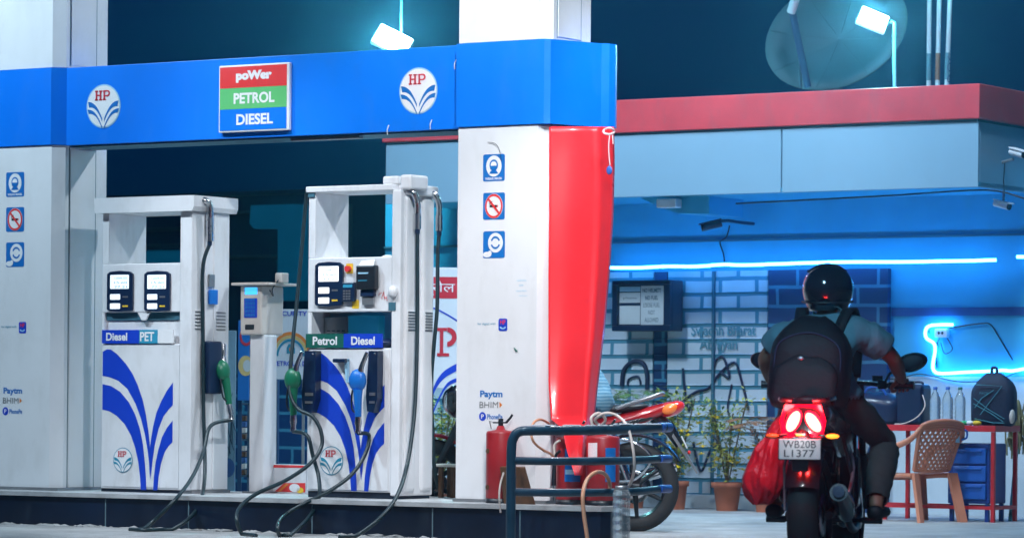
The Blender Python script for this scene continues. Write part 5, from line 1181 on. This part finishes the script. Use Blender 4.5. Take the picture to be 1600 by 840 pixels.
        m = M(); rot = Matrix.Rotation(R(-14*s), 3, 'Y'); m.ell((mx+s*.0, gy+.02, mz), (.088, .025, .050), 'bike_black', 18, 12, rot); m.build('mirror_shell', mr)
        m = M(); m.ell((mx, gy-.0, mz), (.066, .008, .036), 'chrome' if not sport else 'dark_void', 16, 10, rot); m.build('mirror_glass', mr)
    m = M(); m.tube([(-.30, .48, .27), (.30, .48, .27)], .012, 'engine', 8)
    for s in (-1, 1): m.tube([(s*.20, .48, .27), (s*.30, .48, .27)], .018, 'rubber', 8)
    m.build('footpeg', t)
    if sport:
        vs, fs = skin({'a': ((0, .62, .80), (.11, .03)), 'b': ((0, .42, .795), (.13, .035)), 'c': ((0, .2, .82), (.12, .035)), 'd': ((0, .05, .865), (.11, .04)), 'e': ((0, -.14, .885), (.08, .03))}, [('a','b'),('b','c'),('c','d'),('d','e')])
        m = M(); m.add(vs, fs, 'seat_vinyl', True); m.build('seat', t)
        m = M()   # tail body
        pr = [(.30, .74, .10, .05), (.05, .79, .12, .06), (-.12, .81, .125, .07), (-.22, .80, .115, .075), (-.27, .785, .09, .06)]
        vs = []; n = 20
        for (y, z, a, b) in pr:
            for j in range(n):
                th = 2*math.pi*j/n; vs.append((a*math.copysign(abs(math.cos(th))**.7, math.cos(th)), y, z+b*math.copysign(abs(math.sin(th))**.8, math.sin(th))))
        m.add(vs, [(i*n+j, i*n+(j+1) % n, (i+1)*n+(j+1) % n, (i+1)*n+j) for i in range(len(pr)-1) for j in range(n)], 'bike_black', True); m.add(vs[-n:], [tuple(range(n))], 'bike_black'); m.build('tail_body', t)
        for s in (-1, 1):
            m = M(); m.tube([(s*.09, .1, .86), (s*.13, -.08, .89), (s*.11, -.25, .885), (s*.05, -.28, .88)], .013, 'bike_black', 8, sm=4); m.build('grab_handle', t)
            m = M(); rot = Matrix.Rotation(R(-s*-27 if s < 0 else 32), 3, 'Y') if 0 else Matrix.Rotation(R(26 if s < 0 else -36), 3, 'Y')
            m.ell((s*.050+.006, -.275, .780-(.004 if s > 0 else 0)), (.036, .022, .062), 'tail_lens_bloom', 16, 12, rot); tl = m.build('tail_light', t)
            m = M(); m.ell((s*.050+.006, -.287, .778-(.004 if s > 0 else 0)), (.027, .018, .054), 'tail_lit', 16, 12, rot); m.build('lit_lens', tl)
        m = M(); vs = []
        m.prism([(-.10, .70), (.10, .70), (.115, .78), (.09, .86), (-.09, .86), (-.115, .78)], -.262, -.25, 'tail_bloom'); m.build('bloom_panel', t)  # added glowing plate: bloom put on the dark lamp housing
        # plate hanger, plate
        m = M(); m.tube([(0, -.15, .76), (0, -.26, .70), (0, -.305, .63)], [.05, .04, .03], 'bike_black', 8, sm=3); m.box(-.04, .04, -.345, -.325, .53, .70, 'bike_black', .005); m.build('plate_hanger', t)
        m = M(); px0, px1, pz0, pz1 = -.103, .103, .592, .692
        m.box(px0, px1, -.356, -.350, pz0, pz1, 'plate_white', .002); m.box(px0-.004, px1+.004, -.3495, -.346, pz0-.004, pz1+.004, 'bike_black')
        m.text('WB20B', px0+.02, px1-.022, pz0+.056, pz1-.008, -.3575, 'black_plastic', .0); m.text('L1377', px0+.026, px1-.03, pz0+.012, pz0+.047, -.3575, 'black_plastic', .0); m.build('number_plate', t)
        m = M(); m.box(-.03, .03, -.35, -.32, .705, .72, 'bike_black', .004); m.box(-.02, .02, -.3525, -.350, .707, .717, 'amber_lit'); m.build('plate_lamp', t)
        for s in (-1, 1):
            m = M(); m.tube([(s*.05, -.25, .715), (s*.11, -.26, .708)], .009, 'bike_black', 8); m.ell((s*.15, -.265, .706), (.040, .018, .016), 'bike_black', 12, 8); tn = m.build('turn_signal', t)
            m = M(); m.ell((s*.15, -.274, .706), (.034, .014, .012), 'amber_lit' if s > 0 else 'amber_lens', 12, 8); m.build('lens', tn)
        # hugger over the rear tyre
        m = M(); vs = []; n = 14
        for i in range(n+1):
            a = R(40+115*i/n)
            for k in range(9): x = -.085+.17*k/8; rr = .345-.028*abs((k-4)/4)**2; vs.append((x, 0+rr*math.cos(a), .31+rr*math.sin(a)))
        m.add(vs, [(i*9+k, i*9+k+1, (i+1)*9+k+1, (i+1)*9+k) for i in range(n) for k in range(8)], 'bike_black', True); m.build('rear_fender', t)
        m = M(); m.tube([(-.13, .02, .33), (-.13, -.02, .55), (-.09, -.05, .72)], .008, 'chrome', 8); m.build('stay', t); m = M(); m.tube([(.16, .30, .3), (.2, .1, .5), (.15, .05, .72)], .011, 'engine', 8); m.build('stay', t); m = M(); m.box(.10, .20, .28, .40, .34, .60, 'bike_black', .02); m.build('side_cover', t); m = M(); m.box(-.2, -.1, .25, .42, .36, .62, 'bike_black', .02)
        m.build('side_cover', t); m = M(); m.tube([(.12, .02, .32), (.19, -.02, .40), (.20, .12, .55), (.16, .2, .66)], .009, 'grey_metal', 8, sm=3); m.build('crash_guard', t)
        for s in (-1, 1):   # side panels under the seat
            m = M(); m.add([(s*.13, .05, .80), (s*.15, .35, .76), (s*.14, .55, .62), (s*.12, .3, .58), (s*.11, .0, .70)], [(0, 1, 2, 3, 4)], 'bike_black'); m.add([(s*.10, .05, .80), (s*.10, .35, .76), (s*.10, .55, .62), (s*.10, .3, .58), (s*.10, .0, .70)], [(0, 1, 2, 3, 4)], 'bike_black'); m.build('side_panel', t)
            m = M(); P = [Vector((s*.17, .75, .80)), Vector((s*.19, 1.0, .82)), Vector((s*.15, 1.12, .66)), Vector((s*.16, .88, .60))]
            m.add(P+[p-Vector((s*.03, 0, 0)) for p in P], [(0,1,2,3),(4,5,6,7),(0,1,5,4),(1,2,6,5),(2,3,7,6),(3,0,4,7)], 'bike_black'); m.build('tank_shroud', t)
    else:
        vs, fs = skin({'a': ((0, .62, .79), (.10, .03)), 'b': ((0, .3, .80), (.12, .035)), 'c': ((0, .0, .83), (.11, .03)), 'd': ((0, -.10, .84), (.08, .02))}, [('a','b'),('b','c'),('c','d')])
        m = M(); m.add(vs, fs, 'seat_vinyl', True); m.build('seat', t)
        pr = [(.45, .66, .10, .07), (.15, .71, .105, .065), (-.08, .78, .10, .055), (-.22, .83, .075, .04), (-.30, .855, .05, .02)]
        vs = []; n = 20; m = M()
        for (y, z, a, b) in pr:
            for j in range(n):
                th = 2*math.pi*j/n; vs.append((a*math.copysign(abs(math.cos(th))**.7, math.cos(th)), y, z+b*math.copysign(abs(math.sin(th))**.8, math.sin(th))))
        m.add(vs, [(i*n+j, i*n+(j+1) % n, (i+1)*n+(j+1) % n, (i+1)*n+j) for i in range(len(pr)-1) for j in range(n)], 'bike_red', True); m.add(vs[-n:], [tuple(range(n))], 'bike_red'); m.build('tail_body', t)
        m = M(); m.ell((0, -.25, .822), (.088, .090, .048), 'red_lens', 20, 12, Matrix.Rotation(R(-22), 3, 'X')); tl = m.build('tail_light', t)
        for s in (-1, 1): m = M(); m.ell((s*.070, -.235, .822), (.028, .056, .034), 'amber_lens', 14, 10, Matrix.Rotation(R(-20), 3, 'X')); m.build('turn_lens', tl)
        m = M(); m.tube([(-.09, .12, .82), (-.12, -.02, .87), (-.10, -.16, .915), (0, -.19, .925), (.10, -.16, .915), (.12, -.02, .87), (.09, .12, .82)], .014, 'grey_metal', 8, sm=5); m.build('grab_rail', t)
        m = M(); vs = []; n = 12
        P = [(.33, 100), (.35, 120), (.355, 140), (.36, 155)]
        for i in range(n+1):
            a = R(70+80*i/n)
            for k in range(5): x = -.06+.03*k; rr = .36-.012*abs(k-2); vs.append((x, -(-rr*math.cos(a)), .30+rr*math.sin(a)))
        m.add(vs, [(i*5+k, i*5+k+1, (i+1)*5+k+1, (i+1)*5+k) for i in range(n) for k in range(4)], 'bike_black', True)
        m.add([(-.06, -.26, .66), (.06, -.26, .66), (.055, -.43, .40), (-.055, -.43, .40), (-.05, -.415, .395), (.05, -.415, .395), (.055, -.25, .64), (-.055, -.25, .64)], [(0,1,2,3), (3,2,5,4), (4,5,6,7), (0,3,4,7), (1,2,5,6), (0,1,6,7)], 'grey_metal'); m.tube([(0, -.12, .78), (0, -.24, .68), (0, -.30, .58)], [.05, .045, .03], 'bike_black', 8); m.build('rear_fender', t)
        m = M(); m.T = Matrix.Translation((0, -.33, .60)) @ Matrix.Rotation(R(-25), 4, 'X'); m.box(-.09, .09, -.006, 0, -.045, .045, 'plate_white', .002); m.build('number_plate', t)
        m = M(); m.ell((0, -.365, .535), (.02, .012, .014), 'red_lens', 10, 8); m.build('reflector', t)
        m = M(); m.box(-.11, -.085, -.05, .5, .33, .40, 'bike_black', .008); m.build('chain_case', t)
        m = M(); m.tube([(-.15, .16, .62), (-.18, .0, .60), (-.18, -.12, .50), (-.17, -.02, .36), (-.15, .1, .34)], .009, 'chrome', 8, sm=5); m.build('sari_guard', t); m = M(); m.tube([(.15, .25, .64), (.17, .02, .60), (.17, -.12, .5)], .009, 'chrome', 8, sm=5); m.build('sari_guard', t)
    return t
RB = (1.499, 17.65, 0); RA = R(-13.5)
bike = motorcycle('black street motorcycle with glowing tail lights and number plate, ridden away from the camera', RB, RA, 'sport')
bl = lambda x, y, z: Matrix.Translation(RB) @ Matrix.Rotation(RA, 4, 'Z') @ Vector((x, y, z))
for s in (-1, 1): lamp('tail_lamp', 'POINT', bl(s*.09, -.35, .855), 9, (1, .03, .03), .03)
lamp('plate_lamp', 'POINT', bl(0, -.46, .72), .5, (.9, .95, 1), .01)
bike2 = motorcycle('parked commuter motorcycle with red and amber tail cowl behind the guard rail', (.815, 23.4, 0), R(86), 'commuter')

# ------------------------------------------------------------------ people
mat('tee', (.15,.32,.40), .85, var=.1, bump=.2); mat('trouser', (.06,.066,.062), .85, var=.25, bump=.2); mat('shoe', (.012,.012,.016), .6); mat('helmet', (.008,.012,.025), .16, coat=1, var=.05); mat('visor', (.004,.008,.02), .08, coat=1)
mat('pack_black', (.004,.007,.014), .62, var=.3, bump=.35); mat('sole', (.2,.2,.2), .7); mat('hair', (.01,.008,.007), .6)
_m = bpy.data.materials.new('stripe_shirt'); _m.use_nodes = True; _n = _m.node_tree.nodes; _L = _m.node_tree.links
_tc = _n.new('ShaderNodeTexCoord'); _w = _n.new('ShaderNodeTexWave'); _w.bands_direction = 'Z'; _w.inputs['Scale'].default_value = 14; _w.inputs['Distortion'].default_value = 1.5
_L.new(_tc.outputs['Object'], _w.inputs['Vector']); _r = _n.new('ShaderNodeValToRGB'); _r.color_ramp.elements[0].color = (.08,.24,.38,1); _r.color_ramp.elements[1].color = (.22,.42,.54,1); _L.new(_w.outputs[0], _r.inputs[0]); _L.new(_r.outputs[0], _n['Principled BSDF'].inputs['Base Color']); _n['Principled BSDF'].inputs['Roughness'].default_value = .85; MATS['stripe_shirt'] = _m
def person(label, loc, rotz, J, shirt, trouser, helmet=True, hem=0):
    t = thing('person', label, 'person', loc, rotz)
    V3 = Vector; g = {k: V3(v) for k, v in J.items()}
    N = {'pelvis': (g['pelvis'], (.13, .11)), 'waist': (g['waist'], (.12, .105)), 'chest': (g['chest'], (.145, .12)), 'neckb': (g['neck']-V3((0, .008, .045)), (.07, .065)), 'neck': (g['neck'], .050), 'head': (g['head']-V3((0, 0, .04)), (.07, .08)), 'crown': (g['head']+V3((0, -.01, .06)), (.075, .09))}
    E = [('pelvis', 'waist'), ('waist', 'chest'), ('chest', 'neckb'), ('neckb', 'neck'), ('neck', 'head'), ('head', 'crown')]
    for s, L in ((-1, 'l'), (1, 'r')):
        sh, el, wr, pa = g['sh'+L], g['el'+L], g['wr'+L], g['pa'+L]
        N['sh'+L] = (sh, .062); N['el'+L] = (el, .042); N['fo'+L] = (el.lerp(wr, .35), .043); N['wr'+L] = (wr, .027); N['pa'+L] = (pa, (.034, .02))
        E += [('chest', 'sh'+L), ('sh'+L, 'el'+L), ('el'+L, 'fo'+L), ('fo'+L, 'wr'+L), ('wr'+L, 'pa'+L)]
        hp, kn, an, he, to = g['hp'+L], g['kn'+L], g['an'+L], g['an'+L]+V3((0, -.03, -.06)), g['to'+L]
        N['hp'+L] = (hp, .088); N['kn'+L] = (kn, .058); N['ca'+L] = (kn.lerp(an, .35), .056); N['an'+L] = (an, .038); N['to'+L] = (to, (.04, .03))
        E += [('pelvis', 'hp'+L), ('hp'+L, 'kn'+L), ('kn'+L, 'ca'+L), ('ca'+L, 'an'+L), ('an'+L, 'to'+L)]
    m = M(); vs, fs = skin(N, E, 2, 'pelvis'); m.add(vs, fs, 'skin', True)
    # fingers closed round the grip, thumb from the side of the palm
    for s, L in ((-1, 'l'), (1, 'r')):
        pa = g['pa'+L]; gr = g['gr'+L]
        for i in range(4):
            x = s*(-.030+.020*i); ln = (1, 1.08, 1, .85)[i]
            b0 = pa+V3((x*.8, .0, .0)); k1 = gr+V3((x, .012, .030)); k2 = gr+V3((x, .036*ln, .012)); k3 = gr+V3((x, .034*ln, -.018)); k4 = gr+V3((x, .012, -.030*ln))
            m.tube([b0, k1, k2, k3, k4], [.012, .0105, .0098, .009, .0075], 'skin', 8, sm=4)
            m.ell(k4, (.0075, .0075, .0075), 'skin', 8, 6)
        m.tube([pa+V3((-s*.022, -.005, -.005)), gr+V3((-s*.045, -.015, -.008)), gr+V3((-s*.045, .008, -.028)), gr+V3((-s*.035, .026, -.032))], [.013, .0115, .010, .0085], 'skin', 8, sm=4)
    hd = g['head']; m.ell(hd+V3((0, .012, 0)), (.077, .093, .112), 'skin', 24, 18)
    m.ell(hd+V3((0, .10, -.02)), (.013, .022, .022), 'skin', 10, 8); m.ell(hd+V3((0, .088, -.062)), (.026, .008, .007), 'skin', 10, 6)
    for s in (-1, 1): m.ell(hd+V3((s*.032, .088, .005)), (.013, .01, .009), 'white_plain', 10, 8); m.ell(hd+V3((s*.082, .0, -.01)), (.009, .02, .03), 'skin', 10, 8)
    b = m.build('body', t)
    # clothes: the body's own surface, cut at neckline, sleeves, waist and ankles, and eased outwards with folds
    bvs, bfs = skin(N, E, 3, 'pelvis')
    bm = bmesh.new(); bv = [bm.verts.new(v) for v in bvs]
    for f in bfs:
        try: bm.faces.new([bv[i] for i in f])
        except ValueError: pass
    bm.verts.index_update(); bmesh.ops.recalc_face_normals(bm, faces=list(bm.faces)); bm.normal_update()
    seg = [(p, q, Vector(N[p][0]), Vector(N[q][0])) for p, q in E]
    def near(c):
        best = None
        for p, q, A, B in seg:
            d = B-A; t_ = max(0, min(1, (c-A).dot(d)/d.length_squared)); e = (c-A-d*t_).length
            rr = (N[p][1] if not isinstance(N[p][1], tuple) else N[p][1][0]); e /= max(.03, rr)**.5
            if best is None or e < best[0]: best = (e, p, q, t_)
        return best[1:]
    cls = [near(v.co) for v in bm.verts]
    def shirt_in(p, q, t_, c):
        if p == 'pelvis' and q.startswith('hp'): return c.z > g['pelvis'].z-.035-hem
        if (p, q) in (('pelvis', 'waist'), ('waist', 'chest'), ('chest', 'neckb')): return True
        if (p, q) == ('neckb', 'neck'): return t_ < .75
        if p == 'chest': return True
        if p.startswith('hp'): return c.z > g['pelvis'].z-.01-hem*.6 and c.y < g['pelvis'].y+.10
        return p.startswith('sh') and t_ < .66
    def pant_in(p, q, t_, c):
        if p == 'pelvis' and q == 'waist': return t_ < .25
        return (p == 'pelvis' and q.startswith('hp')) or p[:2] in ('hp', 'kn') or (p[:2] == 'ca' and t_ < .86)
    nz_ = __import__('mathutils').noise
    for nm, fn, off, mt, fold in (('shirt', shirt_in, .024, shirt, .010), ('trousers', pant_in, .013, trouser, .008)):
        inn = [fn(*c, v.co) for c, v in zip(cls, bm.verts)]; idx = {}; vs = []; fs = []
        for i, v in enumerate(bm.verts):
            w_ = nz_.noise(Vector((v.co.x*9, v.co.y*9, v.co.z*22)))+.5*nz_.noise(v.co*40)
            loose = .012 if (nm == 'trousers' and cls[i][0][:2] in ('ca', 'kn')) or (nm == 'shirt' and cls[i][0].startswith('sh')) else 0
            idx[i] = len(vs); vs.append(v.co+v.normal*(off+loose+fold*w_))
        for f in bm.faces:
            ii = [v.index for v in f.verts]
            if sum(inn[i] for i in ii) >= 3: fs.append(tuple(idx[i] for i in ii))
        used = sorted({i for f in fs for i in f}); rm = {u_: k for k, u_ in enumerate(used)}
        m = M(); m.add([vs[u_] for u_ in used], [tuple(rm[i] for i in f) for f in fs], mt, True); o_ = m.build(nm, t)
        md = o_.modifiers.new('s', 'SOLIDIFY'); md.thickness = .006; md.offset = -1
    bm.free()
    for L in 'lr':
        an, to = g['an'+L], g['to'+L]
        m = M(); vs, fs = skin({'a': (an+V3((0, -.02, .01)), .05), 'h': (an+V3((0, -.035, -.05)), (.045, .035)), 'b': (an.lerp(to, .55)+V3((0, 0, -.005)), (.048, .036)), 't': (to+V3((0, .02, 0)), (.045, .028))}, [('a', 'h'), ('h', 'b'), ('b', 't')]); m.add(vs, fs, 'shoe', True); sh_ = m.build('shoe', t)
    if helmet:
        m = M(); vs = []; n = 32; k = 20
        for i in range(k+1):
            ph = math.pi*.80*i/k
            for j in range(n):
                th = 2*math.pi*j/n; ex = 1.0; rr = math.sin(ph) if ph < math.pi/2 else 1-.30*((ph-math.pi/2)/(math.pi*.3))**1.6
                vs.append((hd.x+.120*rr*math.cos(th), hd.y+.0+.145*rr*math.sin(th), hd.z+.005+.124*math.cos(ph)*(1 if ph < math.pi/2 else 1.05)))
        m.add(vs, [(i*n+j, (i+1)*n+j, (i+1)*n+(j+1) % n, i*n+(j+1) % n) for i in range(k) for j in range(n)], 'helmet', True); h = m.build('helmet', t)
        md = h.modifiers.new('s', 'SOLIDIFY'); md.thickness = .012; md.offset = 1
        m = M(); vs = []
        for i in range(9):
            ph = R(62+44*i/8)
            for j in range(19): th = R(20+140*j/18); vs.append((hd.x+.134*math.sin(ph)*math.cos(th), hd.y+.157*math.sin(ph)*math.sin(th), hd.z+.005+.128*math.cos(ph)))
        m.add(vs, [(i*19+j, i*19+j+1, (i+1)*19+j+1, (i+1)*19+j) for i in range(8) for j in range(18)], 'visor', True); m.build('visor', h)
        m = M(); m.tube([(hd.x-.10, hd.y-.04, hd.z+.095), (hd.x-.03, hd.y-.07, hd.z+.125), (hd.x+.03, hd.y-.07, hd.z+.125), (hd.x+.10, hd.y-.04, hd.z+.095)], .007, 'helmet', 8, sm=4); m.tube([(hd.x-.132, hd.y-.02, hd.z-.06), (hd.x-.07, hd.y-.122, hd.z-.068), (hd.x+.07, hd.y-.122, hd.z-.068), (hd.x+.132, hd.y-.02, hd.z-.06)], .005, 'black_plastic', 8, sm=5); m.build('vent_trim', h)
    else:
        m = M(); m.ell(hd+V3((0, -.02, .035)), (.088, .10, .095), 'hair', 18, 12); m.build('hair', t)
    return t
Jr = dict(pelvis=(.0, .36, .93), waist=(.005, .39, 1.06), chest=(.01, .45, 1.20), neck=(.0, .52, 1.335), head=(-.002, .57, 1.452),
  shr=(.185, .47, 1.255), elr=(.335, .62, 1.10), wrr=(.350, .84, .995), par=(.345, .885, .99), grr=(.335, .922, .965),
  shl=(-.165, .47, 1.255), ell=(-.335, .60, 1.10), wrl=(-.350, .84, .995), pal=(-.345, .885, .99), grl=(-.335, .922, .965),
  hpr=(.10, .38, .90), knr=(.285, .70, .665), anr=(.275, .40, .345), tor=(.30, .54, .305), hpl=(-.10, .38, .90), knl=(-.26, .72, .665), anl=(-.25, .42, .345), tol=(-.26, .56, .305))
rider = person('motorcycle rider in dark helmet, grey-blue t-shirt and dark trousers, seen from behind with a backpack', RB, RA, Jr, 'tee', 'trouser')
Jp = dict(pelvis=(0, .22, .89), waist=(0, .31, 1.02), chest=(0, .47, 1.18), neck=(0, .62, 1.33), head=(0, .68, 1.45),
  shr=(.17, .52, 1.25), elr=(.27, .64, 1.05), wrr=(.33, .80, 1.04), par=(.33, .83, 1.04), grr=(.335, .875, 1.02),
  shl=(-.17, .52, 1.25), ell=(-.27, .64, 1.05), wrl=(-.33, .80, 1.04), pal=(-.33, .83, 1.04), grl=(-.335, .875, 1.02),
  hpr=(.10, .22, .88), knr=(.22, .66, .70), anr=(.23, .44, .345), tor=(.25, .58, .305), hpl=(-.10, .22, .88), knl=(-.22, .66, .70), anl=(-.23, .44, .345), tol=(-.25, .58, .305))
sitter = person('person in pale blue striped shirt on the parked motorcycle, mostly hidden by the red banner', (.815, 23.4, 0), R(86), Jp, 'stripe_shirt', 'denim', False, .09)
# rider's backpack and the red bag
bp = thing('backpack', 'black backpack worn by the motorcycle rider, lit red from below by the tail lights', 'backpack', bl(0, 0, 0), RA)
m = M(); m.T = Matrix.Translation((-.055, .225, .845)) @ Matrix.Rotation(R(-13), 4, 'X') @ Matrix.Rotation(R(3), 4, 'Y'); packshape(m, .41, .24, .47, 'pack_black'); b_ = m.build('bag', bp)
m = M(); m.T = Matrix.Translation((-.055, .225, .845)) @ Matrix.Rotation(R(-13), 4, 'X') @ Matrix.Rotation(R(3), 4, 'Y'); packshape(m, .33, .05, .25, 'pack_black'); m.v = [(v[0], v[1]-.125, v[2]+.02) for v in m.v]
m.build('front_pocket', b_)
m = M(); m.T = Matrix.Translation((-.055, .225, .845)) @ Matrix.Rotation(R(-13), 4, 'X') @ Matrix.Rotation(R(3), 4, 'Y'); m.tube([(-.17, -.105, .16), (-.15, -.13, .30), (0, -.135, .36), (.15, -.13, .30), (.17, -.105, .16)], .004, 'far_wall', 6, sm=6); m.ell((-.03, -.152, .22), (.018, .003, .010), 'grey_metal', 10, 6); m.build('zip', b_)
for s in (-1, 1):
    m = M(); P = cr([Vector((s*.10-.02, .35, 1.22)), Vector((s*.12, .43, 1.335)), Vector((s*.13+.01, .52, 1.325)), Vector((s*.14+.01, .59, 1.18)), Vector((s*.15, .52, 1.0))], 6)
    vs = []
    for p in P: vs += [p+Vector((-.028, 0, 0)), p+Vector((.028, 0, 0)), p+Vector((.028, 0, .014)), p+Vector((-.028, 0, .014))]
    fs = [(4*i+j, 4*i+(j+1) % 4, 4*i+4+(j+1) % 4, 4*i+4+j) for i in range(len(P)-1) for j in range(4)]; m.add(vs, fs, 'pack_black', True); m.build('shoulder_strap', bp)
mat('bag_red', (.66,.02,.04), .35, var=.25, scale=9, bump=.5)
rb_ = thing('carry_bag', 'red plastic carry bag hanging on the left side of the ridden motorcycle', 'bag', bl(0, 0, 0), RA)
m = M(); n = 90; k = 70; vs = []
for i in range(k+1):
    q = i/k; z = .36+.44*q; wd = (.125*(math.sin(min(1, q*2.2+.25)*math.pi/2))*(1-.72*q**1.7)); cx = -.265+.13*q**1.6
    for j in range(n):
        a = 2*math.pi*j/n; f = 1+.07*math.sin(5*a+q*5)+.05*math.sin(9*a-q*8)*q+.03*math.sin(17*a+q*14); p_ = Vector((cx+wd*math.cos(a)*f, .10+wd*.8*math.sin(a)*f, z+.008*math.sin(4*a))); c_ = 1-abs(__import__('mathutils').noise.noise(Vector((p_.x*14, p_.y*14, p_.z*5))))*2; c2_ = 1-abs(__import__('mathutils').noise.noise(Vector((p_.x*22, p_.y*22, p_.z*13))))*2; k_ = .013*c_+.004*c2_-.008; vs.append((p_.x+math.cos(a)*k_, p_.y+math.sin(a)*k_, p_.z))
m.add(vs, [(i*n+j, i*n+(j+1) % n, (i+1)*n+(j+1) % n, (i+1)*n+j) for i in range(k) for j in range(n)]+[tuple(range(n))[::-1]], 'bag_red', True); m.build('bag', rb_)
m = M(); m.tube([(-.12, .10, .79), (-.13, .05, .86), (-.09, .05, .885), (-.10, .12, .80)], .008, 'bag_red', 8, sm=4); m.build('handle', rb_)
# ================================================================== NIGHT HAZE
hz = bpy.data.materials.new('haze'); hz.use_nodes = True; n = hz.node_tree.nodes; L = hz.node_tree.links
n.remove(n['Principled BSDF']); pv = n.new('ShaderNodeVolumePrincipled'); pv.inputs['Color'].default_value = (.25, .68, 1, 1); pv.inputs['Density'].default_value = .0034; pv.inputs['Anisotropy'].default_value = .85
L.new(pv.outputs[0], n['Material Output'].inputs['Volume']); MATS['haze'] = hz
m = M(); m.box(-22, 22, -4, 50, -1, 8, 'haze'); tag(m.build('haze'), kind='stuff')
